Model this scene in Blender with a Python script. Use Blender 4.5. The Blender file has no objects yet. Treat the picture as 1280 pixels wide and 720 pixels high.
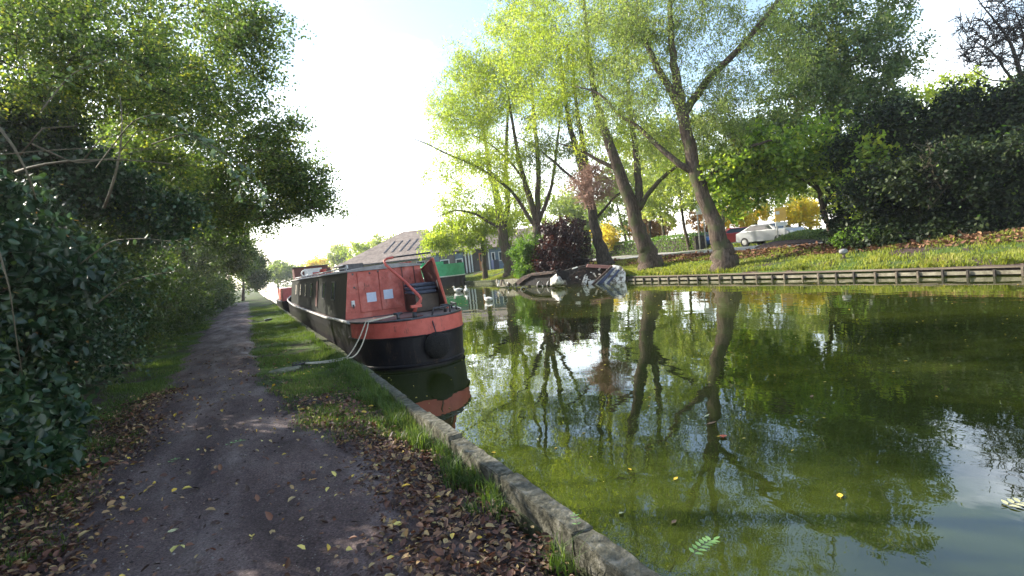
import bpy, math, random
import numpy as np
from mathutils import Vector
R=math.radians
sc=bpy.context.scene
COL=sc.collection
rng=np.random.default_rng(7)
random.seed(7)
# ------------------------------------------------------------------ camera
F=700.0; CAMZ=1.7
YAW,PITCH,ROLL=R(24.684),R(-2.851),R(6.0)
def basis():
    f=(math.sin(YAW)*math.cos(PITCH),math.cos(YAW)*math.cos(PITCH),math.sin(PITCH))
    r0=(math.cos(YAW),-math.sin(YAW),0)
    u0=(r0[1]*f[2]-r0[2]*f[1], r0[2]*f[0]-r0[0]*f[2], r0[0]*f[1]-r0[1]*f[0])
    c,s=math.cos(ROLL),math.sin(ROLL)
    return np.array([r0[i]*c-u0[i]*s for i in range(3)]),np.array([u0[i]*c+r0[i]*s for i in range(3)]),np.array(f)
BR,BU,BF=basis(); CP=np.array([0,0,CAMZ])
def P(u,v,d): return CP+BR*((u-640)/F*d)+BU*(-(v-360)/F*d)+BF*d      # photo point -> survey point at depth d
def smooth(a,b,x):
    t=min(1,max(0,(x-a)/(b-a))); return t*t*(3-2*t)
def H(x,y):
    if x<1.30:
        z=.28
        if x<-1.9: z+=.14*smooth(-1.9,-3.2,x)
        if x>.75: z-=.11*smooth(.75,1.15,x)*(1-smooth(5.5,7.5,y))
        z+=.012*math.sin(x*5+y*1.7)+.010*math.sin(y*4.1-x*3)
        return z
    if x<17.35: return -1.2
    z=.26+.20*smooth(17.4,18.2,x)+.47*smooth(18,21.5,x)
    z+=.03*math.sin(x*1.3+y*.7)
    return z
def G(u,v):
    d=(P(u,v,1.0)-CP); t=.5
    last=None
    while t<400:
        p=CP+d*t
        hz=H(p[0],p[1])
        if p[0]>1.3 and p[0]<17.35: hz=0
        if p[2]<=hz: return p
        t*=1.004
    return p
def depth(p): return float(np.dot(np.array(p)-CP,BF))
cam=bpy.data.cameras.new("camera"); co=bpy.data.objects.new("camera",cam); COL.objects.link(co)
from mathutils import Matrix
co.matrix_world=Matrix(((BR[0],BU[0],-BF[0],0),(BR[1],BU[1],-BF[1],0),(BR[2],BU[2],-BF[2],CAMZ),(0,0,0,1)))
cam.sensor_width=36; cam.lens=36*F/1280; cam.clip_start=.05; cam.clip_end=3000
sc.camera=co
# ------------------------------------------------------------------ materials
def nt(name):
    m=bpy.data.materials.new(name); m.use_nodes=True
    n=m.node_tree; n.nodes.clear()
    return m,n
def N(n,t,**k):
    x=n.nodes.new(t)
    for a,b in k.items(): setattr(x,a,b)
    return x
def ramp(n,fac,cols,pos=None):
    r=N(n,'ShaderNodeValToRGB'); e=r.color_ramp.elements
    k=len(cols)
    pos=pos or [i/(k-1) for i in range(k)]
    while len(e)<k: e.new(.5)
    for i,(c,p) in enumerate(zip(cols,pos)):
        e[i].position=p; e[i].color=(*c,1)
    if fac is not None: n.links.new(fac,r.inputs[0])
    return r
def noise(n,scale,detail=4,rough=.55,vec=None,dim=None):
    t=N(n,'ShaderNodeTexNoise'); t.inputs['Scale'].default_value=scale; t.inputs['Detail'].default_value=detail; t.inputs['Roughness'].default_value=rough
    if vec is not None: n.links.new(vec,t.inputs['Vector'])
    return t
def solid(name,cols,scale=6,rough=.6,metal=0,bump=.15,bscale=40,spec=.5,pos=None,stretch=None,coat=0):
    """mottled surface: noise ramp over cols plus a fine bump"""
    m,n=nt(name); L=n.links.new
    o=N(n,'ShaderNodeOutputMaterial'); b=N(n,'ShaderNodeBsdfPrincipled')
    tc=N(n,'ShaderNodeTexCoord'); v=tc.outputs['Object']
    if stretch:
        mp=N(n,'ShaderNodeMapping'); mp.inputs['Scale'].default_value=stretch; L(v,mp.inputs[0]); v=mp.outputs[0]
    a=noise(n,scale,6,.62,v)
    if len(cols)==1: cols=[tuple(c*.82 for c in cols[0]),tuple(min(1,c*1.15) for c in cols[0])]
    r=ramp(n,a.outputs['Fac'],cols,pos or [.32+.36*i/(len(cols)-1) for i in range(len(cols))])
    L(r.outputs[0],b.inputs['Base Color'])
    b.inputs['Roughness'].default_value=rough; b.inputs['Metallic'].default_value=metal
    b.inputs['Specular IOR Level'].default_value=spec
    b.inputs['Coat Weight'].default_value=coat
    if bump:
        f=noise(n,bscale,5,.6,v); bp=N(n,'ShaderNodeBump'); bp.inputs['Strength'].default_value=bump; bp.inputs['Distance'].default_value=.02
        L(f.outputs['Fac'],bp.inputs['Height']); L(bp.outputs[0],b.inputs['Normal'])
    L(b.outputs[0],o.inputs[0])
    return m
def leafmat(name,cols,trans=.45,rough=.45,spec=.4,tint=(1.25,1.3,.55)):
    m,n=nt(name); L=n.links.new
    o=N(n,'ShaderNodeOutputMaterial'); b=N(n,'ShaderNodeBsdfPrincipled')
    at=N(n,'ShaderNodeAttribute',attribute_name='rnd')
    r=ramp(n,at.outputs['Fac'],cols)
    L(r.outputs[0],b.inputs['Base Color']); b.inputs['Roughness'].default_value=rough; b.inputs['Specular IOR Level'].default_value=spec
    t=N(n,'ShaderNodeBsdfTranslucent')
    mu=N(n,'ShaderNodeMix',data_type='RGBA',blend_type='MULTIPLY'); mu.inputs[0].default_value=1
    L(r.outputs[0],mu.inputs[6]); mu.inputs[7].default_value=(*[c*1.9 for c in tint],1)
    L(mu.outputs[2],t.inputs[0])
    mx=N(n,'ShaderNodeMixShader'); mx.inputs[0].default_value=trans
    L(b.outputs[0],mx.inputs[1]); L(t.outputs[0],mx.inputs[2]); L(mx.outputs[0],o.inputs[0])
    return m
def barkmat(name,cols,moss=None):
    m,n=nt(name); L=n.links.new
    o=N(n,'ShaderNodeOutputMaterial'); b=N(n,'ShaderNodeBsdfPrincipled')
    tc=N(n,'ShaderNodeTexCoord'); mp=N(n,'ShaderNodeMapping'); mp.inputs['Scale'].default_value=(1,1,.22); L(tc.outputs['Object'],mp.inputs[0])
    a=noise(n,14,8,.7,mp.outputs[0]); r=ramp(n,a.outputs['Fac'],cols,[.35,.5,.66] if len(cols)==3 else None)
    c=r.outputs[0]
    if moss:
        q=noise(n,1.6,3,.5,tc.outputs['Object']); rr=ramp(n,q.outputs['Fac'],[(0,0,0),(1,1,1)],[.5,.62])
        mx=N(n,'ShaderNodeMix',data_type='RGBA'); L(rr.outputs[0],mx.inputs[0]); L(c,mx.inputs[6]); mx.inputs[7].default_value=(*moss,1); c=mx.outputs[2]
    L(c,b.inputs['Base Color']); b.inputs['Roughness'].default_value=.9; b.inputs['Specular IOR Level'].default_value=.2
    bp=N(n,'ShaderNodeBump'); bp.inputs['Strength'].default_value=.9; bp.inputs['Distance'].default_value=.05
    L(a.outputs['Fac'],bp.inputs['Height']); L(bp.outputs[0],b.inputs['Normal']); L(b.outputs[0],o.inputs[0])
    return m
def worn(name,cols,rustc=(.10,.045,.025),rough=.55,amt=.66,scale=5):
    m=solid(name,cols,scale,rough,bump=.2,bscale=22); n=m.node_tree; L=n.links.new
    b=[x for x in n.nodes if x.type=='BSDF_PRINCIPLED'][0]; src=b.inputs['Base Color'].links[0].from_socket
    tc=N(n,'ShaderNodeTexCoord'); mp=N(n,'ShaderNodeMapping'); mp.inputs['Scale'].default_value=(2.2,2.2,.7); L(tc.outputs['Object'],mp.inputs[0])
    q=noise(n,5.5,9,.75,mp.outputs[0]); r=ramp(n,q.outputs['Fac'],[(0,0,0),(1,1,1)],[amt-.05,amt+.03])
    mx=N(n,'ShaderNodeMix',data_type='RGBA'); L(r.outputs[0],mx.inputs[0]); L(src,mx.inputs[6]); mx.inputs[7].default_value=(*rustc,1); L(mx.outputs[2],b.inputs['Base Color']); return m
M={}
M['bark']=barkmat('bark',[(.028,.020,.015),(.075,.055,.042),(.15,.115,.088)],(.07,.075,.035))
M['darkbark']=barkmat('dark bark',[(.02,.017,.014),(.05,.042,.034),(.10,.085,.07)])
M['deadtwig']=solid('dead twig',[(.22,.12,.09),(.42,.27,.21)],8,.9,bump=0)
M['stem']=solid('stem',[(.06,.05,.03),(.15,.125,.08)],8,.8,bump=0)
M['willow']=leafmat('willow leaves',[(.055,.085,.03),(.10,.14,.05),(.15,.19,.065),(.23,.25,.09)],.5)
M['willowbright']=leafmat('bright willow leaves',[(.10,.15,.02),(.16,.21,.03),(.24,.28,.05),(.34,.34,.08)],.55)
M['mid']=leafmat('mid green leaves',[(.03,.06,.022),(.06,.10,.038),(.10,.145,.055),(.19,.20,.07)],.4)
M['maple']=leafmat('maple leaves',[(.035,.07,.015),(.10,.16,.03),(.19,.25,.045),(.32,.31,.05)],.58)
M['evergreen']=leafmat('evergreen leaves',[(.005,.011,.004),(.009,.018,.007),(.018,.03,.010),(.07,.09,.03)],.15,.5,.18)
M['copper']=leafmat('copper leaves',[(.010,.006,.007),(.020,.010,.011),(.038,.016,.014),(.12,.045,.02)],.25,.4,.5,(1.4,.8,.6))
M['hedge']=leafmat('hedge leaves',[(.04,.09,.015),(.07,.14,.02),(.11,.19,.03),(.16,.23,.05)],.35)
M['yellow']=leafmat('yellow autumn leaves',[(.24,.24,.05),(.38,.34,.05),(.48,.38,.05),(.28,.30,.08)],.5,tint=(1.2,1.1,.6))
M['orange']=leafmat('orange autumn leaves',[(.20,.12,.06),(.30,.17,.08),(.34,.24,.09),(.24,.24,.08)],.4,tint=(1.2,1.0,.7))
M['pale']=leafmat('pale distant leaves',[(.10,.14,.05),(.15,.19,.06),(.22,.25,.08),(.28,.28,.10)],.45)
M['overhang']=leafmat('overhanging hawthorn leaves',[(.028,.055,.020),(.055,.09,.03),(.10,.145,.045),(.26,.25,.05)],.52,.4,.5)
M['ivy']=leafmat('glossy bush leaves',[(.006,.018,.008),(.014,.036,.017),(.028,.062,.028),(.075,.12,.06)],.18,.36,.38)
M['dead']=leafmat('withered leaves',[(.10,.05,.025),(.22,.12,.05),(.30,.22,.07)],.3,.6,.2,(1,.9,.6))
M['sideh']=leafmat('side hedge leaves',[(.016,.034,.012),(.032,.058,.018),(.06,.09,.026),(.12,.14,.04)],.35)
M['cane']=leafmat('bramble leaves',[(.06,.10,.05),(.10,.15,.09),(.15,.20,.13)],.3,.4,.5)
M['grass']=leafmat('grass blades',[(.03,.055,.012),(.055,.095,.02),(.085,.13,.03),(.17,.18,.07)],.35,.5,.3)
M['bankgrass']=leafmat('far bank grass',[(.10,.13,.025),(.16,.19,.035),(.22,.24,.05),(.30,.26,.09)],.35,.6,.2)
M['litter']=leafmat('fallen brown leaves',[(.03,.016,.011),(.06,.03,.02),(.13,.055,.035),(.21,.11,.06),(.38,.28,.12)],.08,.55,.35,(1,.9,.7))
M['litteryellow']=leafmat('fallen yellow leaves',[(.50,.33,.03),(.62,.45,.08),(.55,.50,.16)],.1,.5,.4,(1,.9,.6))
# ------------------------------------------------------------------ mesh helpers
def tag(o,label=None,cat=None,group=None,kind=None):
    if label: o['label']=label
    if cat: o['category']=cat
    if group: o['group']=group
    if kind: o['kind']=kind
    return o
def npmesh(name,V,Fa,mat,parent=None,rnd=None,smoothf=False,origin=None):
    """V (n,3); Fa (m,k) same-size faces, or list of arrays"""
    me=bpy.data.meshes.new(name)
    V=np.asarray(V,dtype=np.float32)
    if origin is not None: V=V-np.asarray(origin,dtype=np.float32)
    if not isinstance(Fa,list): Fa=[Fa]
    Fa=[np.asarray(f,dtype=np.int32) for f in Fa if len(f)]
    me.vertices.add(len(V)); me.vertices.foreach_set('co',V.ravel())
    li=np.concatenate([f.ravel() for f in Fa]); tot=np.concatenate([np.full(len(f),f.shape[1]) for f in Fa])
    me.loops.add(len(li)); me.loops.foreach_set('vertex_index',li)
    me.polygons.add(len(tot)); me.polygons.foreach_set('loop_start',np.concatenate([[0],np.cumsum(tot)[:-1]]).astype(np.int32)); me.polygons.foreach_set('loop_total',tot.astype(np.int32))
    if smoothf: me.polygons.foreach_set('use_smooth',np.ones(len(tot),dtype=bool))
    if rnd is not None:
        a=me.attributes.new('rnd','FLOAT','FACE'); a.data.foreach_set('value',np.asarray(rnd,dtype=np.float32))
    me.update(calc_edges=True)
    o=bpy.data.objects.new(name,me); COL.objects.link(o); me.materials.append(mat)
    if origin is not None: o.location=origin
    if parent is not None:
        o.parent=parent
        if origin is not None: o.location=(0,0,0)
    return o
def empty(name,loc,rz=0,label=None,cat=None,group=None):
    o=bpy.data.objects.new(name,None); COL.objects.link(o); o.location=loc; o.rotation_euler=(0,0,rz); o.empty_display_size=.2
    tag(o,label,cat,group); return o
class MB:
    def __init__(s): s.v=[]; s.f=[]
    def add(s,vs,fs):
        b=len(s.v); s.v+= [tuple(map(float,p)) for p in vs]; s.f+=[tuple(i+b for i in f) for f in fs]; return s
    def box(s,x0,x1,y0,y1,z0,z1,bev=0,rz=0,c=None):
        vs=[(x,y,z) for z in (z0,z1) for y in (y0,y1) for x in (x0,x1)]
        if rz:
            cx,cy=c or ((x0+x1)/2,(y0+y1)/2); ca,sa=math.cos(rz),math.sin(rz)
            vs=[(cx+(x-cx)*ca-(y-cy)*sa,cy+(x-cx)*sa+(y-cy)*ca,z) for x,y,z in vs]
        return s.add(vs,[(0,2,3,1),(4,5,7,6),(0,1,5,4),(2,6,7,3),(0,4,6,2),(1,3,7,5)])
    def hexa(s,b4,t4):  # bottom quad ccw, top quad ccw
        return s.add(list(b4)+list(t4),[(3,2,1,0),(4,5,6,7),(0,1,5,4),(1,2,6,5),(2,3,7,6),(3,0,4,7)])
    def tube(s,pts,rad,k=8,cap=True):
        pts=[Vector(p) for p in pts]; n=len(pts)
        if not hasattr(rad,'__len__'): rad=[rad]*n
        up=Vector((.3,.2,1)).normalized(); rings=[]; b=len(s.v)
        for i,p in enumerate(pts):
            t=(pts[min(i+1,n-1)]-pts[max(i-1,0)])
            t=t.normalized() if t.length>1e-9 else Vector((0,0,1))
            a=up-t*up.dot(t)
            if a.length<.05: a=Vector((1,0,0))-t*t.x
            a.normalize(); up=a; c=t.cross(a)
            for j in range(k):
                th=2*math.pi*j/k; s.v.append(tuple(p+(a*math.cos(th)+c*math.sin(th))*rad[i]))
        for i in range(n-1):
            for j in range(k):
                q=(j+1)%k; s.f.append((b+i*k+j,b+i*k+q,b+(i+1)*k+q,b+(i+1)*k+j))
        if cap: s.f.append(tuple(b+j for j in range(k))[::-1]); s.f.append(tuple(b+(n-1)*k+j for j in range(k)))
        return s
    def ball(s,c,r,k=12,h=8,wob=0):
        b=len(s.v); rx,ry,rz=(r,r,r) if not hasattr(r,'__len__') else r
        for i in range(h+1):
            ph=math.pi*i/h
            for j in range(k):
                th=2*math.pi*j/k; w=1+wob*(random.random()-.5)
                s.v.append((c[0]+rx*w*math.sin(ph)*math.cos(th),c[1]+ry*w*math.sin(ph)*math.sin(th),c[2]+rz*w*math.cos(ph)))
        for i in range(h):
            for j in range(k):
                q=(j+1)%k
                s.f.append((b+i*k+j,b+(i+1)*k+j,b+(i+1)*k+q,b+i*k+q))
        return s
    def prism(s,poly,h,axis='z',off=0):
        # polygon in plane, extruded; axis z: (x,y) ; axis y: (x,z) at y=off..off+h ; axis x: (y,z)
        n=len(poly)
        def m(p,t):
            if axis=='z': return (p[0],p[1],off+t)
            if axis=='y': return (p[0],off+t,p[1])
            return (off+t,p[0],p[1])
        vs=[m(p,0) for p in poly]+[m(p,h) for p in poly]
        return s.add(vs,[tuple(range(n)),tuple(range(2*n-1,n-1,-1))]+[(i,i+n,(i+1)%n+n,(i+1)%n) for i in range(n)])
    def build(s,name,mat,parent=None,smoothf=False,bevel=0):
        me=bpy.data.meshes.new(name); me.from_pydata(s.v,[],s.f); me.validate()
        import bmesh
        bm=bmesh.new(); bm.from_mesh(me); bmesh.ops.recalc_face_normals(bm,faces=bm.faces)
        if bevel: bmesh.ops.bevel(bm,geom=list(bm.edges),offset=bevel,segments=1,affect='EDGES',clamp_overlap=True)
        bm.to_mesh(me); bm.free()
        if smoothf:
            for p in me.polygons: p.use_smooth=True
        o=bpy.data.objects.new(name,me); COL.objects.link(o); me.materials.append(mat)
        if parent is not None: o.parent=parent
        return o
def unit(a): return a/np.maximum(1e-9,np.linalg.norm(a,axis=-1,keepdims=True))
def leafgeo(Pn,L,aspect=.5,shape='d',droop=0,flat=0,A=None,rg=rng):
    """leaf cards at points Pn: diamond (4 verts) or folded oval (6 verts, 2 quads)"""
    n=len(Pn); L=np.broadcast_to(L,(n,))[:,None]*rg.uniform(.7,1.25,(n,1))
    a=unit(rg.normal(size=(n,3))+np.array([0,0,-droop])) if A is None else unit(A+rg.normal(size=(n,3))*.35)
    nn=rg.normal(size=(n,3))+np.array([0,0,flat]); b=unit(np.cross(nn,a)); c=np.cross(a,b); W=L*aspect
    if shape=='d':
        V=np.stack([Pn,Pn+a*L*.45+b*W*.5,Pn+a*L,Pn+a*L*.45-b*W*.5],1).reshape(-1,3)
        Fa=np.arange(4*n).reshape(n,4); return V,Fa,1
    up=c*W*.22
    V=np.stack([Pn,Pn+a*L*.28+b*W*.48+up,Pn+a*L*.66+b*W*.40+up,Pn+a*L-c*W*.12,Pn+a*L*.66-b*W*.40+up,Pn+a*L*.28-b*W*.48+up],1).reshape(-1,3)
    i=np.arange(n)[:,None]*6
    Fa=np.concatenate([i+np.array([[0,1,2,3]]),i+np.array([[0,3,4,5]])],1).reshape(-1,4)
    return V,Fa,2
def leaves(name,Pn,L,mat,parent=None,aspect=.5,shape='d',droop=0,flat=0,A=None,clr=None,rg=rng,spread=.55,origin=None):
    V,Fa,k=leafgeo(Pn,L,aspect,shape,droop,flat,A,rg)
    n=len(Pn); r=rg.random(n)*spread+(clr if clr is not None else rg.random(n))*(1-spread)
    return npmesh(name,V,Fa,mat,parent,np.repeat(r,k),origin=origin)
def ell(u,v,d,ru,rv,rd,n):
    """crown lobe surveyed from the photo: centre depth d (m), half-sizes ru, rv as seen, rd (m) in depth"""
    return (P(u,v,d),BR*(ru/F*d),BU*(rv/F*d),BF*rd,n)
def well(c,r,n):
    return (np.array(c,float),np.array([r[0],0,0.]),np.array([0,r[1],0.]),np.array([0,0,r[2]]),n)
def bez(a,c,b,k):
    t=np.linspace(0,1,k)[:,None]; return (1-t)**2*a+2*t*(1-t)*c+t*t*b
def tree(name,trunks,lobes,leafmat_,L,per,label,cat='tree',group=None,bark='bark',clump=.8,droop=0,aspect=.5,twigs=True,seed=1,shape='d',sag=0.0,flat=0,bare=False,minz=None,branchr=.011,crown='crown',down=0,zsc=.8,extra=()):
    """trunk poly-lines [(points, radii)], crown lobes filled with leaf clumps, every clump joined to the nearest limb by a branch"""
    rg=np.random.default_rng(seed); tb=MB(); nodes=[]; nr=[]
    base=np.array(trunks[0][0][0],float)
    for pts,rad in trunks:
        pts=[np.array(p,float) for p in pts]; k=len(pts)
        pr=np.interp(np.linspace(0,k-1,(k-1)*4+1),range(k),rad)
        px=[]
        for i in range(k-1):
            p0=pts[max(i-1,0)];p1=pts[i];p2=pts[i+1];p3=pts[min(i+2,k-1)]
            for t in (0,.25,.5,.75):
                px.append(.5*((2*p1)+(-p0+p2)*t+(2*p0-5*p1+4*p2-p3)*t*t+(-p0+3*p1-3*p2+p3)*t**3))
        px.append(pts[-1]); px=np.array(px)
        px[1:]+=rg.normal(size=px[1:].shape)*pr[1:,None]*.10
        tb.tube(px,pr,9)
        for p,r in zip(px[2:],pr[2:]): nodes.append(p); nr.append(r)
    C=[];
    for c,a,b,d,n in lobes:
        q=unit(rg.normal(size=(n,3)))*(rg.random((n,1))**.42)
        C.append(c+q[:,:1]*a+q[:,1:2]*b+q[:,2:3]*d)
    C=np.concatenate(C) if C else np.zeros((0,3))
    if minz is not None: C[:,2]=np.maximum(C[:,2],minz+rg.random(len(C))*.3)
    nodes=np.array(nodes); nr=np.array(nr)
    order=np.argsort([np.min(np.linalg.norm(nodes-c,axis=1)) for c in C]) if len(C) else []
    tw=MB()
    for i in order:
        c=C[i]; dv=c-nodes; ds=np.linalg.norm(dv,axis=1)
        cost=ds+np.maximum(0,-dv[:,2]+.25*ds)*(.5 if sag else 1.2)
        j=int(np.argmin(cost)); p=nodes[j]; l=ds[j]
        if l<.15: continue
        mid=(p+c)/2+np.array([0,0,.18*l])+rg.normal(size=3)*.10*l
        k=max(4,min(8,int(l*2)+3)); pp=bez(p,mid,c,k)
        r0=min(nr[j]*.7,branchr*l+.008); rr=np.linspace(r0,max(.004,r0*.3),k)
        tb.tube(pp,rr,5,cap=False)
        nodes=np.concatenate([nodes,pp[1:]]); nr=np.concatenate([nr,rr[1:]])
    if not bare: root=empty(name,base,0,label,cat,group)
    else: root=empty(name,base,0,label,cat,group)
    n=len(C); T=6
    E=C[:,None,:]+unit(rg.normal(size=(n,T,3))+np.array([0,0,-down]))*rg.uniform(.55,1.25,(n,T,1))*clump*np.array([1,1,zsc]) if n else np.zeros((0,T,3))
    if sag and n: E[...,2]-=sag*rg.random((n,T))
    if twigs and n:
        tr=(.024 if clump>=.7 else .012) if bare else (.004 if clump<.6 else .008)
        for i in range(n):
            for t in range(T):
                m_=(C[i]+E[i,t])/2+np.array([0,0,.12*clump]); tb.tube(bez(C[i],m_,E[i,t],4),[tr,tr*.8,tr*.6,tr*.4],3,cap=False)
                if bare:
                    for _ in range(2):
                        s=C[i]+(E[i,t]-C[i])*rg.uniform(.3,.9); tb.tube([s,s+rg.normal(size=3)*clump*.35],[tr*.6,tr*.3],3,cap=False)
    tr_=npm(tb,'trunk',M[bark],root,base)
    if not bare and n:
        N_=n*per; ci=np.repeat(np.arange(n),per); ti=rg.integers(0,T,N_); u=rg.random((N_,1))**.65
        Pn=C[ci]+(E[ci,ti]-C[ci])*u+rg.normal(size=(N_,3))*clump*.17
        if minz is not None: Pn[:,2]=np.maximum(Pn[:,2],minz-.25)
        leaves(crown,Pn,L,M[leafmat_],root,aspect,shape,droop,flat,clr=rg.random(n)[ci],rg=rg,origin=base)
        for (m2,L2,per2,asp2,nm2) in extra:
            c2=np.repeat(rg.choice(n,max(1,int(n*.35)),replace=False),per2); t2=rg.integers(0,T,len(c2)); u=rg.random((len(c2),1))**.5
            P2=C[c2]+(E[c2,t2]-C[c2])*u*1.1+rg.normal(size=(len(c2),3))*clump*.2
            if minz is not None: P2[:,2]=np.maximum(P2[:,2],minz-.2)
            leaves(nm2,P2,L2,M[m2],root,asp2,shape,droop,flat,rg=rg,origin=base)
    return root
def npm(mb,name,mat,parent=None,origin=None,smoothf=True):
    V=np.array(mb.v,dtype=np.float32); fs={}
    for f in mb.f: fs.setdefault(len(f),[]).append(f)
    return npmesh(name,V,[np.array(x) for x in fs.values()],mat,parent,smoothf=smoothf,origin=origin)
def hull_points(n,boxes,rg):
    out=[]
    for (c,r,w) in boxes:
        k=int(n*w); q=unit(rg.normal(size=(k,3)))*(rg.random((k,1))**.33); out.append(np.array(c)+q*np.array(r))
    return np.concatenate(out)
exec_parts=[]
# ------------------------------------------------------------------ light
SUN_AZ=R(-43.0); SUN_EL=R(31)     # azimuth from +Y towards +X
w=bpy.data.worlds.new("World"); sc.world=w; w.use_nodes=True; n=w.node_tree; n.nodes.clear(); L=n.links.new
out=N(n,'ShaderNodeOutputWorld'); bg=N(n,'ShaderNodeBackground'); bg.inputs[1].default_value=.15
sky=N(n,'ShaderNodeTexSky',sky_type='NISHITA'); sky.sun_disc=False; sky.sun_elevation=SUN_EL; sky.sun_rotation=SUN_AZ
sky.air_density=1.2; sky.dust_density=1.5; sky.ozone_density=1.2
tc=N(n,'ShaderNodeTexCoord'); mp=N(n,'ShaderNodeMapping'); mp.inputs['Scale'].default_value=(1,1,2.6); L(tc.outputs['Generated'],mp.inputs[0])
cn=noise(n,2.1,7,.6,mp.outputs[0])
sx=N(n,'ShaderNodeSeparateXYZ'); L(tc.outputs['Generated'],sx.inputs[0])
mr=N(n,'ShaderNodeMapRange'); L(sx.outputs[2],mr.inputs[0]); mr.inputs[1].default_value=.15; mr.inputs[2].default_value=.52; mr.inputs[3].default_value=.14; mr.inputs[4].default_value=-.24
ad=N(n,'ShaderNodeMath',operation='ADD'); L(cn.outputs['Fac'],ad.inputs[0]); L(mr.outputs[0],ad.inputs[1])
cr=ramp(n,ad.outputs[0],[(0,0,0),(1,1,1)],[.46,.66])
cl=N(n,'ShaderNodeMix',data_type='RGBA',blend_type='ADD'); L(cr.outputs[0],cl.inputs[0]); L(sky.outputs[0],cl.inputs[6]); cl.inputs[7].default_value=(7.5,7.3,7.2,1)
L(cl.outputs[2],bg.inputs[0]); L(bg.outputs[0],out.inputs[0])
sd=Vector((math.sin(SUN_AZ)*math.cos(SUN_EL),math.cos(SUN_AZ)*math.cos(SUN_EL),math.sin(SUN_EL)))
sl=bpy.data.lights.new('sun','SUN'); sl.energy=5; sl.angle=R(.55); sl.color=(1,.93,.80)
so=bpy.data.objects.new('sun',sl); COL.objects.link(so); so.rotation_euler=sd.to_track_quat('Z','Y').to_euler()
sc.view_settings.view_transform='Standard'; sc.view_settings.look='None'; sc.view_settings.exposure=1.3; sc.view_settings.gamma=1
sc.cycles.max_bounces=8; sc.cycles.transparent_max_bounces=8; sc.cycles.caustics_reflective=False; sc.cycles.caustics_refractive=False
sc.cycles.use_denoising=True
# ------------------------------------------------------------------ setting
def grid(name,xs,ys,fn,mat,kind='structure',label=None):
    X,Y=np.meshgrid(xs,ys); V=np.array([(x,y,fn(x,y)) for x,y in zip(X.ravel(),Y.ravel())])
    a=len(xs); i=np.arange((len(ys)-1)*a).reshape(-1,a)[:,:-1].ravel()
    o=npmesh(name,V,np.stack([i,i+1,i+a+1,i+a],1),mat,smoothf=True); o['kind']=kind; return o
def groundmat():
    m,n=nt('ground soil and turf'); L=n.links.new
    o=N(n,'ShaderNodeOutputMaterial'); b=N(n,'ShaderNodeBsdfPrincipled'); tc=N(n,'ShaderNodeTexCoord'); v=tc.outputs['Object']
    s=noise(n,9,8,.7,v); soil=ramp(n,s.outputs['Fac'],[(.024,.016,.014),(.06,.041,.037),(.11,.082,.076)],[.35,.5,.68])
    g=noise(n,14,8,.7,v); turf=ramp(n,g.outputs['Fac'],[(.03,.055,.012),(.06,.10,.02),(.12,.15,.035)],[.35,.5,.68])
    q=noise(n,.9,5,.6,v); f0=ramp(n,q.outputs['Fac'],[(0,0,0),(1,1,1)],[.42,.52])
    sp=N(n,'ShaderNodeSeparateXYZ'); L(v,sp.inputs[0]); g1=N(n,'ShaderNodeMapRange'); L(sp.outputs[1],g1.inputs[0]); g1.inputs[1].default_value=7; g1.inputs[2].default_value=10
    g2=N(n,'ShaderNodeMapRange'); L(sp.outputs[0],g2.inputs[0]); g2.inputs[1].default_value=10; g2.inputs[2].default_value=11
    g3=N(n,'ShaderNodeMath',operation='MAXIMUM'); L(g1.outputs[0],g3.inputs[0]); L(g2.outputs[0],g3.inputs[1]); f=N(n,'ShaderNodeMath',operation='MULTIPLY'); L(f0.outputs[0],f.inputs[0]); L(g3.outputs[0],f.inputs[1])
    mx=N(n,'ShaderNodeMix',data_type='RGBA'); L(f.outputs[0],mx.inputs[0]); L(soil.outputs[0],mx.inputs[6]); L(turf.outputs[0],mx.inputs[7])
    L(mx.outputs[2],b.inputs['Base Color']); b.inputs['Roughness'].default_value=.95; b.inputs['Specular IOR Level'].default_value=.15
    bp=N(n,'ShaderNodeBump'); bp.inputs['Strength'].default_value=.8; bp.inputs['Distance'].default_value=.03; L(s.outputs['Fac'],bp.inputs['Height']); L(bp.outputs[0],b.inputs['Normal'])
    L(b.outputs[0],o.inputs[0]); return m
xs=np.concatenate([[-400,-200,-100,-60,-30,-15,-8,-5],np.arange(-4,1.29,.1),[1.3,1.3005,4,10,17.2,17.349,17.35,17.6,18,18.5,19,20,21,22,23,25,28,32,40,60,100,200,400]])
ys=np.concatenate([[-150,-60,-20,-8,-3],np.arange(-1,16,.15),np.arange(16,60,1.0),[62,70,80,100,140,200,300,500]])
grid('ground',xs,ys,H,groundmat())
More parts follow.
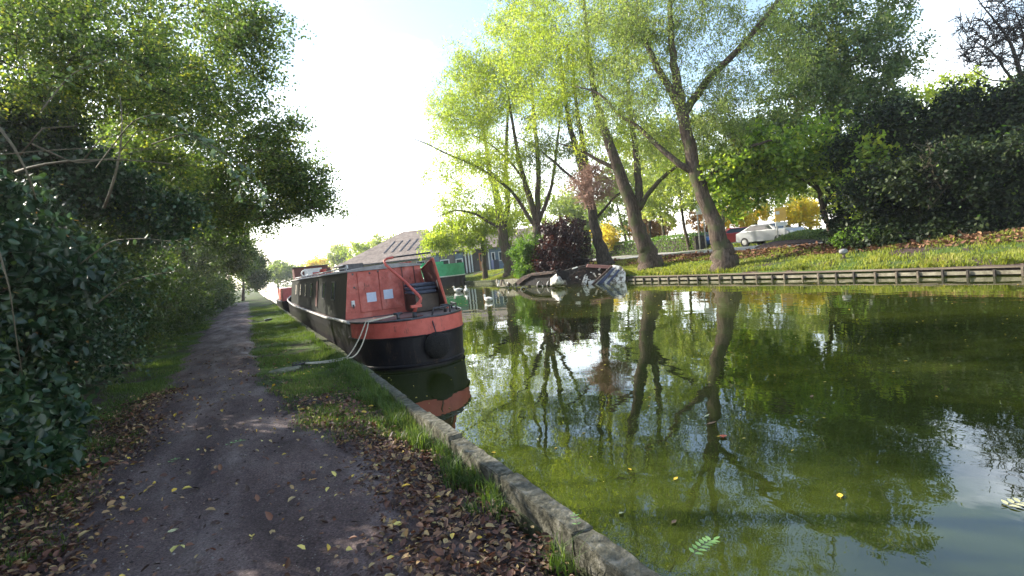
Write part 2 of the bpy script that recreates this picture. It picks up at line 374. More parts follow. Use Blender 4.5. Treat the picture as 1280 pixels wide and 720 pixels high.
# water: murky canal, rippled
def watermat():
    m,n=nt('murky canal water'); L=n.links.new
    o=N(n,'ShaderNodeOutputMaterial'); b=N(n,'ShaderNodeBsdfPrincipled'); tc=N(n,'ShaderNodeTexCoord'); v=tc.outputs['Object']
    a=noise(n,.35,3,.5,v); r=ramp(n,a.outputs['Fac'],[(.021,.029,.004),(.033,.043,.006)],[.4,.6]); L(r.outputs[0],b.inputs['Base Color'])
    b.inputs['Roughness'].default_value=.015; b.inputs['IOR'].default_value=1.75; b.inputs['Specular IOR Level'].default_value=.5
    mp=N(n,'ShaderNodeMapping'); mp.inputs['Scale'].default_value=(1,.7,1); mp.inputs['Rotation'].default_value=(0,0,R(-25)); L(v,mp.inputs[0])
    w1=noise(n,1.1,2,.45,mp.outputs[0]); w2=noise(n,4.5,2,.5,mp.outputs[0])
    s=N(n,'ShaderNodeMath',operation='MULTIPLY_ADD'); L(w2.outputs['Fac'],s.inputs[0]); s.inputs[1].default_value=.16; L(w1.outputs['Fac'],s.inputs[2])
    bp=N(n,'ShaderNodeBump'); bp.inputs['Strength'].default_value=1; bp.inputs['Distance'].default_value=.009; L(s.outputs[0],bp.inputs['Height']); L(bp.outputs[0],b.inputs['Normal'])
    L(b.outputs[0],o.inputs[0]); return m
grid('water',np.array([1.2,6,12,17.36]),np.array([-80,0,40,120,500]),lambda x,y:0.0,watermat())
# towpath
KY=[-3,2.8,4.7,6.5,8.8,14,26.6,60]; KR=[.45,.45,.58,.30,-.02,-.10,-.19,-.5]; KL=[-1.25,-1.25,-1.28,-1.30,-1.34,-1.5,-1.85,-2.0]
def pl(y): return float(np.interp(y,KY,KL))+.07*math.sin(y*2.1)+.05*math.sin(y*5.3)
def pr(y): return float(np.interp(y,KY,KR))+.06*math.sin(y*1.7+1)+.05*math.sin(y*6.1)
def wide(y): return .30*(1-smooth(5.0,7.2,y))
def inpath(x,y): return pl(y)-.12<x<pr(y)+wide(y)
def pathmat():
    m,n=nt('trodden earth towpath'); L=n.links.new
    o=N(n,'ShaderNodeOutputMaterial'); b=N(n,'ShaderNodeBsdfPrincipled'); tc=N(n,'ShaderNodeTexCoord'); v=tc.outputs['Object']
    mp=N(n,'ShaderNodeMapping'); mp.inputs['Scale'].default_value=(1,.35,1); L(v,mp.inputs[0])
    a=noise(n,2.2,6,.65,mp.outputs[0]); r=ramp(n,a.outputs['Fac'],[(.045,.028,.026),(.108,.070,.064),(.185,.135,.125)],[.3,.5,.7])
    g=noise(n,70,6,.75,v); gr=ramp(n,g.outputs['Fac'],[(.4,.38,.37),(1,1,1),(2.0,2.0,2.05)],[.36,.5,.66])
    mu=N(n,'ShaderNodeMix',data_type='RGBA',blend_type='MULTIPLY'); mu.inputs[0].default_value=1; L(r.outputs[0],mu.inputs[6]); L(gr.outputs[0],mu.inputs[7])
    L(mu.outputs[2],b.inputs['Base Color'])
    rr=ramp(n,a.outputs['Fac'],[(.9,.9,.9),(.5,.5,.5)],[.4,.7]); L(rr.outputs[0],b.inputs['Roughness']); b.inputs['Specular IOR Level'].default_value=.35
    h=noise(n,22,8,.72,v); bp=N(n,'ShaderNodeBump'); bp.inputs['Strength'].default_value=1; bp.inputs['Distance'].default_value=.045; L(h.outputs['Fac'],bp.inputs['Height'])
    bp2=N(n,'ShaderNodeBump'); bp2.inputs['Strength'].default_value=.5; bp2.inputs['Distance'].default_value=.006; L(g.outputs['Fac'],bp2.inputs['Height']); L(bp.outputs[0],bp2.inputs['Normal']); L(bp2.outputs[0],b.inputs['Normal'])
    L(b.outputs[0],o.inputs[0]); return m
from mathutils import noise as mn
def pathsheet():
    ys=np.concatenate([np.arange(-2,12,.06),np.arange(12,62,.5)]); K=26; V=[]
    for y in ys:
        a,b=pl(y)-.12+.05*mn.noise((y*6,3,0)),pr(y)+wide(y)+.09*mn.noise((y*5,9,0))+.05*mn.noise((y*14,2,0))
        for k in range(K+1):
            t=k/K; x=a+(b-a)*t; e=min(t,1-t)
            z=H(x,y)+.016*min(1,e*8)-.004+.034*(mn.noise((x*2.5,y*1.4,1))*min(1,e*6))+.008*mn.noise((x*11,y*9,4))*min(1,e*8)+.02*math.sin(math.pi*t)
            V.append((x,y,z))
    a=K+1; i=np.arange((len(ys)-1)*a).reshape(-1,a)[:,:-1].ravel()
    o=npmesh('towpath',V,np.stack([i,i+1,i+a+1,i+a],1),pathmat(),smoothf=True); o['kind']='structure'
pathsheet()
# road on the far side
roadm=solid('sunlit road surface',[(.24,.23,.21),(.33,.31,.29)],3,.9,bump=.2)
def strip(name,ctr,wd,mat,dz=.012):
    V=[];n_=len(ctr)
    for i,(x,y) in enumerate(ctr):
        x0,y0=ctr[max(i-1,0)];x1,y1=ctr[min(i+1,n_-1)]; dx,dy=x1-x0,y1-y0; l=math.hypot(dx,dy); nx,ny=dy/l,-dx/l
        for k in range(9):
            t=(k/8-.5)*wd; X,Y=x+nx*t,y+ny*t; V.append((X,Y,H(X,Y)+dz))
    i=np.arange((n_-1)*9).reshape(-1,9)[:,:-1].ravel()
    o=npmesh(name,V,np.stack([i,i+1,i+10,i+9],1),mat,smoothf=True); o['kind']='structure'; return o
def curve(pts,k=60):
    t=np.linspace(0,len(pts)-1,k); return list(zip(np.interp(t,range(len(pts)),[p[0] for p in pts]),np.interp(t,range(len(pts)),[p[1] for p in pts])))
strip('road',curve([(24.6,5),(25.2,16),(26.2,25),(28.0,34),(29.8,44),(30.8,56),(31.3,75),(32,110)],90),8.0,roadm)
# canal edge: concrete coping stones on a wall
conc=solid('weathered concrete',[(.03,.03,.022),(.10,.095,.07),(.20,.19,.155)],13,.95,bump=1,bscale=45,spec=.2)
mossy=solid('mossy concrete',[(.025,.032,.015),(.07,.08,.04),(.15,.15,.11)],11,.95,bump=.9,bscale=50,spec=.2)
kw=empty('canal_wall',(1.36,0,0),0,'long weathered concrete edging wall between the towpath and the water','canal wall')
b=MB(); b.box(-.06,.04,-20,90,-1.1,.17); b.build('wall_face',mossy,kw)
y=-3.0; ci=0
import bmesh
while y<62:
    L_=random.uniform(.85,1.0) if y<20 else 2.5
    if abs(y-2.42)<.6: L_=2.42-y if 2.42-y>.3 else L_
    bm=bmesh.new()
    bmesh.ops.create_cube(bm,size=1)
    for v in bm.verts: v.co=Vector((v.co.x*.125,v.co.y*(L_-.028),v.co.z*.15))
    bmesh.ops.bevel(bm,geom=list(bm.edges),offset=.007,segments=2,affect='EDGES')
    if y<9:
        bmesh.ops.subdivide_edges(bm,edges=[e for e in bm.edges if e.calc_length()>.3],cuts=22)
        bmesh.ops.subdivide_edges(bm,edges=[e for e in bm.edges if .08<e.calc_length()<.3],cuts=4,use_grid_fill=True)
        for v in bm.verts: v.co+=Vector(mn.noise_vector((v.co.x*9,(v.co.y+y)*7,v.co.z*9)))*.008+Vector(mn.noise_vector((v.co.x*40,(v.co.y+y)*30,v.co.z*40)))*.005
    me=bpy.data.meshes.new('coping_stone'); bm.to_mesh(me); bm.free(); me.materials.append(conc if y<7.5 else mossy)
    for p in me.polygons: p.use_smooth=False
    o=bpy.data.objects.new('coping_stone',me); COL.objects.link(o); o.parent=kw
    o.location=(.0+random.uniform(-.012,.012)+(.018 if 1.5<y<2.5 else 0),y+L_/2,.235+random.uniform(-.020,.012)); o.rotation_euler=(random.uniform(-.008,.008),random.uniform(-.03,.03),random.uniform(-.012,.012))
    y+=L_
# grass
def grass(name,area,h,mat,label,bend=.5,rg=rng,wd=.006,clr=None):
    X,Y,hh=area; n=len(X); Z=np.array([H(a,b) for a,b in zip(X,Y)])
    an=rg.uniform(0,6.283,n); d=np.stack([np.cos(an),np.sin(an),np.zeros(n)],1); s=np.stack([-np.sin(an),np.cos(an),np.zeros(n)],1)
    hh=hh[:,None]*rg.uniform(.5,1.3,(n,1)); B0=np.stack([X,Y,Z-.005],1); be=rg.uniform(.1,1,(n,1))*bend
    up=np.array([0,0,1.]); W=wd*rg.uniform(.6,1.4,(n,1)) if np.isscalar(wd) else wd[:,None]
    m1=B0+up*hh*.55+d*hh*be*.25; tp=B0+up*hh*(1-.25*be)+d*hh*be*.9
    V=np.stack([B0-s*W*.5,B0+s*W*.5,m1+s*W*.42,m1-s*W*.42,tp],1).reshape(-1,3)
    i=np.arange(n)[:,None]*5
    r=np.clip(rg.random(n)*.5+(clr if clr is not None else rg.random(n))*.5,0,1)
    o=npmesh(name,V,[i+np.array([[0,1,2,3]]),i+np.array([[3,2,4]])],mat,rnd=np.concatenate([r,r]))
    o['kind']='stuff'; o['label']=label; return o
def clumpf(X,Y,s=1.3): return np.clip(np.array([mn.noise((a*s,b*s,3.3)) for a,b in zip(X,Y)])*.9+.5,0,1)
# left verge
n_=60000; Y=4+26*rng.random(n_)**1.8; L0=np.array([pl(y) for y in Y]); X=L0+.12-rng.random(n_)*(.75+.25*np.interp(Y,[4,10],[0,1])); c=clumpf(X,Y); k=(rng.random(n_)<c*1.5)&(rng.random(n_)<np.interp(Y,[4,6.5],[.12,1]))&(rng.random(n_)<np.interp(X-L0,[-.1,.12],[1,.15]))
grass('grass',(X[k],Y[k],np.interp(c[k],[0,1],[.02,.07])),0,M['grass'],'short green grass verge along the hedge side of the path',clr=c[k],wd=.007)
# right verge
n_=90000; Y=5.0+38*rng.random(n_)**2.0; Rr=np.array([pr(y) for y in Y]); t=rng.random(n_); X=Rr-.12+t*(1.28-Rr+.12); c=clumpf(X,Y); k=(rng.random(n_)<c*1.7)&(rng.random(n_)<np.interp(Y,[5.0,7.6],[.03,1]))&(rng.random(n_)<np.interp(X-Rr,[-.1,.15],[.15,1]))
grass('grass',(X[k],Y[k],np.interp(c[k],[0,1],[.02,.075])+.05*(X[k]>1.1)),0,M['grass'],'green grass verge between the path and the canal edge',clr=c[k],wd=.007)
# tufts along the kerb
XX=[];YY=[];HH=[]
for _ in range(150):
    ty=2.0+9*random.random()**1.0; tx=random.gauss(1.17,.09); 
    if 2.0<ty<3.0 and random.random()<.75: continue
    if ty<4.6 and random.random()<.45: continue
    k_=random.randint(25,110); hgt=random.uniform(.06,.20)
    XX+=list(np.random.default_rng(_).normal(tx,.035,k_)); YY+=list(np.random.default_rng(_+500).normal(ty,.06,k_)); HH+=[hgt]*k_
grass('grass',(np.minimum(np.array(XX),1.27),np.array(YY),np.array(HH)),0,M['grass'],'long grass tufts overhanging the concrete canal edge',bend=1.1,wd=.006)
# far bank grass
n_=60000; Y=-12+62*rng.random(n_); X=17.42+rng.random(n_)**1.25*3.6; c=clumpf(X,Y,.9); k=(rng.random(n_)<c*1.6)
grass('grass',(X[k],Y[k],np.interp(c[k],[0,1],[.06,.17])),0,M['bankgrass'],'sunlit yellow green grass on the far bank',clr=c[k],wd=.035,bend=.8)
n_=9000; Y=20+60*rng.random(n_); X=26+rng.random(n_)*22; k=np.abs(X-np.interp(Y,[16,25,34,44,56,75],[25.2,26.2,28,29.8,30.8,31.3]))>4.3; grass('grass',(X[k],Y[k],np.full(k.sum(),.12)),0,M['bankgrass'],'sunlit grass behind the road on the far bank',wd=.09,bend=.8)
# leaf litter
def litter(name,X,Y,L,mat,label,dz=.012,rg=rng):
    Z=np.array([H(a,b) for a,b in zip(X,Y)]); inp=np.array([inpath(a,b) for a,b in zip(X,Y)])
    Pn=np.stack([X,Y,Z+dz+.02*inp+rg.random(len(X))*.014],1)
    n=len(X); an=rg.uniform(0,6.283,n); A=np.stack([np.cos(an),np.sin(an),rg.normal(0,.25,n)],1)
    V,Fa,k=leafgeo(Pn,L,.55,'o',0,2.6,A,rg)
    o=npmesh(name,V,Fa,mat,rnd=np.repeat(rg.random(n),k)); o['kind']='stuff'; o['label']=label; return o
n1=6500; Y1=1.8+8*rng.random(n1)**1.5; X1=np.array([pl(y) for y in Y1])+rng.normal(-.12,.20,n1)
n2=9000; Y2=1.5+7.0*rng.random(n2)**1.1; q=rng.random(n2); X2=np.array([pr(y) for y in Y2])*(1-q)+1.27*q+rng.normal(0,.05,n2)-.05; X2=np.minimum(X2,1.27)
keep=rng.random(n2)<np.interp(Y2,[1.5,4.5,8.5],[1,.95,.15])*np.interp(X2-np.array([pr(y) for y in Y2]),[-.15,.25],[.3,1])
n3=1100; Y3=1.8+13*rng.random(n3)**1.3; X3=np.array([pl(y) for y in Y3])+rng.random(n3)**.8*1.9
X=np.concatenate([X1,X2[keep],X3]); Y=np.concatenate([Y1,Y2[keep],Y3]); k=X<1.28
litter('fallen_leaves',X[k],Y[k],rng.uniform(.022,.06,k.sum()),M['litter'],'brown fallen leaves littering both edges of the earth path')
n_=210; Y=1.9+9*rng.random(n_)**1.4; X=np.array([pl(y) for y in Y])+rng.random(n_)*2.6-.3; k=X<1.27
litter('fallen_leaves',X[k],Y[k],rng.uniform(.016,.065,k.sum()),M['litteryellow'],'pale yellow fallen leaves scattered over the path',dz=.022)
n_=9000; Y=4+32*rng.random(n_); X=19.6+rng.random(n_)*2.4
litter('fallen_leaves',X,Y,rng.uniform(.10,.2,n_),leafmat('far litter',[(.10,.05,.03),(.18,.09,.055),(.26,.15,.08)],.05,.8,.2,(1,.9,.7)),'brown leaf litter under the far bank trees',dz=.03)
# piling on the far bank
wood=solid('weathered grey timber',[(.05,.04,.03),(.12,.095,.07),(.19,.16,.12)],5,.9,bump=.5,bscale=40,stretch=(1,.1,1))
palew=solid('pale weathered timber',[(.09,.08,.055),(.17,.155,.11),(.26,.24,.18)],5,.9,bump=.4,bscale=40)
darkpile=solid('wet dark timber',[(.015,.012,.01),(.05,.04,.03)],5,.8,bump=.4)
pe=empty('timber_piling',(17.3,8,0),0,'low weathered timber piling with two rails holding up the far grassy bank','bank piling')
b=MB(); b.box(.05,.10,-30,44,-.6,.235); b.build('backing_board',wood,pe)
b=MB(); b.box(-.06,.05,-30,15.3,.20,.25); b.build('top_rail',wood,pe)
b=MB(); b.box(-.10,-.0,-30,15.3,.04,.13); b.build('lower_rail',palew,pe)
yy=-12.0
while yy<23.4-8:
    b=MB(); tl=random.uniform(-.03,.03); hh=.13+.10*random.random(); y0=yy+random.uniform(-.07,.07); b.hexa([(-.17,y0,-.6),(-.10,y0,-.6),(-.10,y0+.05,-.6),(-.17,y0+.05,-.6)],[(-.18+tl,y0+tl,hh),(-.11+tl,y0+tl,hh),(-.11+tl,y0+.05+tl,hh),(-.18+tl,y0+.05+tl,hh)]); b.build('pile_post',[wood,darkpile][random.random()<.7],pe); yy+=.62
b=MB(); b.box(-.4,.14,15.4,60,-.6,.19); b.box(-.45,.2,15.4,60,.19,.25); b.build('concrete_edge',mossy,pe)

# grit and crumbs trodden into the path
n_=5200; Y=1.7+8*rng.random(n_)**1.5; X=np.array([pl(y) for y in Y]); X=X+rng.random(n_)*(np.array([pr(y) for y in Y])-X+.25)
r_=rng.uniform(.0022,.0065,n_)*(1+.9*(rng.random(n_)<.04)); Z=np.array([H(a,b) for a,b in zip(X,Y)])+.022+.012
oc=np.array([[1,0,0],[0,1,0],[-1,0,0],[0,-1,0],[0,0,.7],[0,0,-.7]])
V=np.stack([X,Y,Z],1)[:,None,:]+(oc[None]*rng.uniform(.6,1.4,(n_,6,1)))*r_[:,None,None]
f_=np.array([[0,1,4],[1,2,4],[2,3,4],[3,0,4],[1,0,5],[2,1,5],[3,2,5],[0,3,5]]); i=np.arange(n_)[:,None,None]*6
o=npmesh('path_gravel',V.reshape(-1,3),(i+f_[None]).reshape(-1,3),leafmat('grit',[(.03,.024,.022),(.08,.065,.06),(.16,.14,.13),(.26,.24,.22)],.0,.8,.2),rnd=np.repeat(rng.random(n_),8)); o['kind']='stuff'; o['label']='small stones and crumbs of earth on the path'

# weeds hanging over the piling
XX=[];YY=[];HH=[]
for _ in range(130):
    ty=random.uniform(-12,40); k_=random.randint(12,40); g_=np.random.default_rng(900+_); XX+=list(g_.normal(17.44,.05,k_)); YY+=list(g_.normal(ty,.18,k_)); HH+=[random.uniform(.12,.32)]*k_
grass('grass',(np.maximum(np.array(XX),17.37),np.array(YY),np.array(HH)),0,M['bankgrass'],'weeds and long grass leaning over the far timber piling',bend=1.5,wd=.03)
# ================================================================== OBJECTS
red=worn('faded red paint',[(.36,.075,.055),(.50,.115,.085),(.58,.19,.15)],(.16,.05,.035),.6,.62)
redb=worn('red oxide paint',[(.42,.07,.05),(.56,.12,.09)],(.14,.045,.03),.5,.63)
brown=solid('dull maroon paint',[(.09,.035,.03),(.15,.055,.045)],6,.6,bump=.15)
blackp=worn('black bitumen paint',[(.004,.004,.006),(.012,.011,.014)],(.045,.03,.022),.48,.60)
greenp=worn('grimy dark cabin paint',[(.004,.005,.005),(.010,.012,.010),(.022,.026,.016)],(.05,.055,.035),.5,.60,3)
greyp=solid('worn pale grey paint',[(.30,.29,.27),(.50,.49,.47)],7,.6,bump=.2)
whitep=solid('white paint',[(.55,.55,.54),(.78,.78,.76)],6,.5,bump=.1)
paper=solid('pale blue notice paper',[(.50,.58,.72),(.62,.68,.80)],20,.6,bump=.05)
steel=solid('dark steel',[(.03,.03,.035),(.08,.08,.085)],12,.4,.6,bump=.1)
glassm=solid('dark window glass',[(.02,.025,.025),(.04,.05,.05)],2,.06,bump=0,spec=.6)
ropem=solid('pale rope',[(.40,.37,.28),(.62,.58,.47)],60,.9,bump=.6,bscale=160)
cushm=solid('blue cushion cloth',[(.05,.06,.09),(.10,.12,.17)],12,.8,bump=.3)
darkw=solid('dark varnished wood',[(.03,.02,.014),(.07,.045,.03)],9,.5,stretch=(1,.1,1))
fend=solid('black rope fender',[(.010,.010,.010),(.03,.028,.026)],40,.95,bump=1,bscale=70)
rust=solid('rusted burnt metal',[(.010,.007,.006),(.035,.020,.014),(.09,.05,.035)],9,.9,bump=.6)
for m_ in (blackp,greenp,fend): [setattr(x.inputs['Specular IOR Level'],'default_value',.2) for x in m_.node_tree.nodes if x.type=='BSDF_PRINCIPLED']
BX,BY=2.62,9.45
def hw(y):            # half breadth along the hull
    if y<1.5: return 1.06*math.sqrt(max(0,1-((1.5-y)/1.5)**2.3))**.95 if y>0 else .0
    if y<17.5: return 1.06
    return 1.06*(1-((y-17.5)/4.5)**2.2)
def outline():
    ysx=[0,.015,.05,.11,.2,.32,.48,.68,.9,1.2,1.5]+[1.5+(16.0)*i/10 for i in range(1,11)]+[17.5+4.5*t for t in (.12,.25,.4,.55,.7,.82,.92,1.0)]
    return ysx
def sheer(y): return .86+(.0 if y<15 else .42*((y-15)/7)**2)-.06*smooth(2,5,y)*(1-smooth(14,17,y))
def band(zf0,zf1,y0,y1,off=0.0,thick=None,sides=(1,-1)):
    mb=MB(); ys_=[y for y in outline() if y0<=y<=y1]
    port=[(-hw(y)-off*(1 if y>.02 else 0),y-(off if y<.02 else 0)) for y in ys_]; star=[(-x,y) for x,y in port]
    if y0==0: seq=port[::-1]+star[1:]; runs=[seq]
    else: runs=[port[::-1],star]
    if sides==(-1,): runs=[port[::-1]]
    for seq in runs:
        vs=[];m=len(seq)
        for x,y in seq:
            fl=.93 if zf0(y)<.3 else 1
            vs.append((x*fl,y,zf0(y)))
        for x,y in seq: vs.append((x,y,zf1(y)))
        mb.add(vs,[(i,i+1,i+1+m,i+m) for i in range(m-1)])
    return mb
boat=empty('narrowboat',(BX,BY,0),R(.6),'long red and black narrowboat moored at the towpath with red rear doors','narrowboat')
bo=lambda mb,nm,mat,par=boat,**k: mb.build(nm,mat,par,**k)
hull=bo(band(lambda y:-.35,lambda y:.56 if y<1.6 else .6,0,22),'hull',blackp,smoothf=True)
bo(band(lambda y:.56,lambda y:.86,0,1.21,.014),'stern_band',redb,smoothf=True)
bo(band(lambda y:.558,lambda y:sheer(y)-.002,1.2,22),'gunwale_side',blackp,smoothf=True)
# rubbing strakes
mb=MB()
for s in (-1,1):
    mb.tube([(s*(hw(y)+.015),y,sheer(y)-.01) for y in outline() if y>=1.2],.032,6)
bo(mb,'rubbing_strake',greyp,smoothf=True)
mb=MB(); seq=[(-hw(y)-.012,y) for y in outline() if y<=1.5][::-1]+[(hw(y)+.012,y) for y in outline() if y<=1.5][1:]
mb.tube([(x,y,.565) for x,y in seq],.018,6); mb.tube([(x*.95,y,.06) for x,y in seq],.028,6); bo(mb,'stern_moulding',blackp,smoothf=True)
mb=MB(); mb.tube([(x,y,.865) for x,y in seq],.020,6); bo(mb,'deck_edge',steel,smoothf=True)
# deck
ys_=[y for y in outline()]; pol=[(-hw(y)*.985,y) for y in ys_ if hw(y)>.01]; 
mb=MB(); n_=len(pol); mb.add([(x,y,min(sheer(y),.86)-.03) for x,y in pol]+[(-x,y,min(sheer(y),.86)-.03) for x,y in pol],[(i,i+1,n_+i+1,n_+i) for i in range(n_-1)])
bo(mb,'deck',solid('scuffed deck plate',[(.07,.05,.045),(.14,.10,.09),(.20,.17,.16)],6,.7,bump=.3))
# cabin
cy0,cy1=2.62,18.2
mb=MB(); prof=lambda y,t:[(-.96,.82),(-.80,1.80),(-.78,1.83)]
def cab(mb,y0,y1,wb,wt,z0,z1):
    mb.hexa([(-wb,y0,z0),(wb,y0,z0),(wb,y1,z0),(-wb,y1,z0)],[(-wt,y0,z1),(wt,y0,z1),(wt,y1,z1),(-wt,y1,z1)])
cab(mb,cy0,cy1,.93,.77,.80,1.80); cabin=bo(mb,'cabin',greenp)
mb=MB(); sec=[(-.82,1.80),(-.80,1.83),(-.5,1.875),(0,1.90),(.5,1.875),(.80,1.83),(.82,1.80)]
mb.prism(sec,cy1-cy0+.12,'y',cy0-.08); roof=bo(mb,'roof',solid('chalky roof paint',[(.20,.18,.17),(.36,.34,.33)],5,.7,bump=.3))
for s in (-1,1):
    mb=MB(); mb.tube([(s*.70,y,1.90) for y in np.linspace(3.0,17.6,14)],.018,6)
    for y in np.linspace(3.2,17.4,9): mb.tube([(s*.70,y,1.82),(s*.70,y,1.90)],.012,5)
    mb.build('handrail',whitep if s<0 else redb,roof,smoothf=True)
# cabin side (port visible): windows, shutters, side hatch
def sidept(y,z,off=.006): # port side plane
    x=-(.93+(.77-.93)*((z-.80)/1.0)); return (x-off,y,z)
for i,(y,wd,kind) in enumerate([(4.6,.5,'w'),(6.4,.5,'w'),(8.0,.5,'h'),(9.6,.5,'w'),(11.6,.5,'w'),(13.6,.5,'w'),(15.6,.5,'w')]):
    z0,z1=(1.22,1.60) if kind=='w' else (.95,1.68)
    o_=.018; mb=MB()
    def fr(y0,y1,za,zb,mb=mb,o_=o_):
        mb.hexa([sidept(y0,za,0),sidept(y1,za,0),sidept(y1,za,o_),sidept(y0,za,o_)],[sidept(y0,zb,0),sidept(y1,zb,0),sidept(y1,zb,o_),sidept(y0,zb,o_)])
    fr(y-wd/2-.04,y+wd/2+.04,z0-.04,z0); fr(y-wd/2-.04,y+wd/2+.04,z1,z1+.04); fr(y-wd/2-.04,y-wd/2,z0,z1); fr(y+wd/2,y+wd/2+.04,z0,z1)
    if kind=='w':
        f_=mb.build('window',steel,cabin); g=MB(); g.add([sidept(y-wd/2,z0,.008),sidept(y+wd/2,z0,.008),sidept(y+wd/2,z1,.008),sidept(y-wd/2,z1,.008)],[(0,1,2,3)]); g.build('pane',glassm,f_)
    else:
        f_=mb.build('side_hatch',greenp,cabin); g=MB(); g.add([sidept(y-wd/2,z0,.01),sidept(y+wd/2,z0,.01),sidept(y+wd/2,z1,.01),sidept(y-wd/2,z1,.01)],[(0,1,2,3)]); g.build('hatch_panel',brown,f_)
# rear bulkhead with two doors
yb=cy0-.012
mb=MB(); mb.hexa([(-.935,yb-.02,.80),(.935,yb-.02,.80),(.935,yb+.005,.80),(-.935,yb+.005,.80)],[(-.775,yb-.02,1.82),(.775,yb-.02,1.82),(.775,yb+.005,1.82),(-.775,yb+.005,1.82)])
bulk=bo(mb,'rear_bulkhead',red)
for x0,x1 in ((-.60,-.165),(-.150,.30)):
    mb=MB(); mb.hexa([(x0,yb-.045,.93),(x1,yb-.045,.93),(x1,yb-.021,.93),(x0,yb-.021,.93)],[(x0,yb-.045,1.775),(x1,yb-.045,1.775),(x1,yb-.021,1.775),(x0,yb-.021,1.775)])
    d=mb.build('rear_door',red,bulk,bevel=.004)
mb=MB(); mb.box(.35,.37,yb-.04,yb-.021,.86,1.80); mb.box(.62,.64,yb-.04,yb-.021,.86,1.80); bo(mb,'door_post',brown,bulk)
for i,x in enumerate((-.45,-.09)):
    mb=MB(); mb.box(x,x+.20,yb-.052,yb-.047,1.13+i*.02,1.33+i*.02); mb.build('notice',paper,bulk)
mb=MB(); mb.box(-.78,-.71,yb-.07,yb-.021,1.08,1.20); mb.build('lock_box',whitep,bulk,bevel=.006)
mb=MB(); mb.box(-.76,-.73,yb-.09,yb-.07,1.04,1.12); mb.build('padlock',steel,bulk)
for x,z in ((-.70,1.73),(-.70,1.45),(-.17,1.74),(-.35,1.72)): MB().box(x,x+.03,yb-.062,yb-.046,z,z+.04).build('hinge',steel,bulk)
# starboard side screen
mb=MB(); th=.03
def q4(pts,th): return [tuple(p) for p in pts]
A_=[(.96,1.55,.86),(.96,2.60,.86),(.80,2.60,1.70),(.66,1.25,1.90)]
mb.add([(x,y,z) for x,y,z in A_]+[(x+th,y,z) for x,y,z in A_],[(0,1,2,3),(7,6,5,4),(0,4,5,1),(1,5,6,2),(2,6,7,3),(3,7,4,0)])
scr=bo(mb,'side_screen',brown)
mb=MB(); mb.tube([A_[0],A_[3]],.028,6); mb.tube([A_[3],A_[2]],.018,6); mb.build('screen_edge',red,scr)
mb=MB(); ct=np.array([.855,1.62,1.32]); e1=unit(np.array([-.02,.35,0.]))*.055; e2=np.array([-.045,-.04,.14])
mb.add([tuple(ct+np.array([-.012,0,0])+e1*math.cos(t)+e2*math.sin(t)) for t in np.linspace(0,6.283,20)[:-1]],[tuple(range(19))]); mb.build('port_hole',whitep,scr)
# locker and cushions
mb=MB(); mb.box(.36,.86,1.75,2.52,.84,1.20); lk=bo(mb,'locker',darkw,bevel=.01)
for k in range(3):
    mb=MB(); mb.box(.33+.02*k,.84,1.72+.03*k,2.5,1.205+.075*k,1.27+.075*k,rz=.06*k-.05); mb.build('cushion',cushm,lk,bevel=.02)
# rudder post, tiller
mb=MB(); 
def LB(u,v,d):
    p=P(u,v,d)-np.array([BX,BY,0]); a=-R(.6); return (p[0]*math.cos(a)-p[1]*math.sin(a),p[0]*math.sin(a)+p[1]*math.cos(a),p[2])
tp=[LB(518,390,10.35),LB(520,383,10.35),LB(525,377,10.35),LB(526,373,10.38),LB(522,368,10.4),LB(505,351,10.5),LB(490,338,10.6),LB(482,331,10.65),LB(480,326,10.7),LB(484,323,10.7),LB(492,321.5,10.72)]
mb.tube(tp,[.035,.035,.033,.031,.030,.028,.026,.025,.024,.023,.023],10); til=bo(mb,'tiller',redb,smoothf=True)
mb=MB(); mb.tube([LB(492,321.5,10.72),LB(512,319,10.75),LB(538,315.5,10.8)],.017,8); mb.build('tiller_bar',steel,til,smoothf=True)
mb=MB(); mb.box(tp[1][0]-.10,tp[1][0]+.10,tp[1][1]-.05,tp[1][1]+.05,tp[1][2]-.02,tp[1][2]+.03); mb.build('tiller_clamp',redb,til)
mb=MB(); mb.tube([(tp[0][0],tp[0][1],.8),(tp[0][0],tp[0][1],tp[0][2])],.045,10); bo(mb,'rudder_post',steel,smoothf=True)
# stern rail
mb=MB(); rl=[(.98,1.35,.86),(.98,1.35,.98),(.88,.80,.985),(.62,.42,.985),(.25,.22,.985),(.20,.20,.86)]
mb.tube(rl,.018,7); mb.tube([(.62,.42,.86),(.62,.42,.98)],.016,6); mb.tube([(.88,.8,.86),(.88,.8,.98)],.016,6); bo(mb,'stern_rail',steel,smoothf=True)
for x,y in ((-.35,.42),(.72,1.0)):
    mb=MB(); mb.tube([(x,y,.83),(x,y,.97)],.032,8); mb.tube([(x-.08,y,.965),(x+.08,y,.965)],.022,8); bo(mb,'mooring_stud',steel,smoothf=True)
# vent and rim of the engine hatch
mb=MB(); mb.box(-.55,.20,.75,1.7,.832,.855); bo(mb,'engine_hatch',brown,bevel=.005)
# stern fender
mb=MB(); fp=LB(533,430,9.93); mb.ball((0,0,0),(.225,.14,.235),18,12,.05); o=bo(mb,'fender',fend,smoothf=True); o.location=(.14,-.13,.37)
mb=MB(); mb.tube([(.14,-.13,.58),(.14,.05,.86)],.012,5); bo(mb,'fender_chain',steel,par=o); o.children[-1].location=(-.14,.13,-.37)
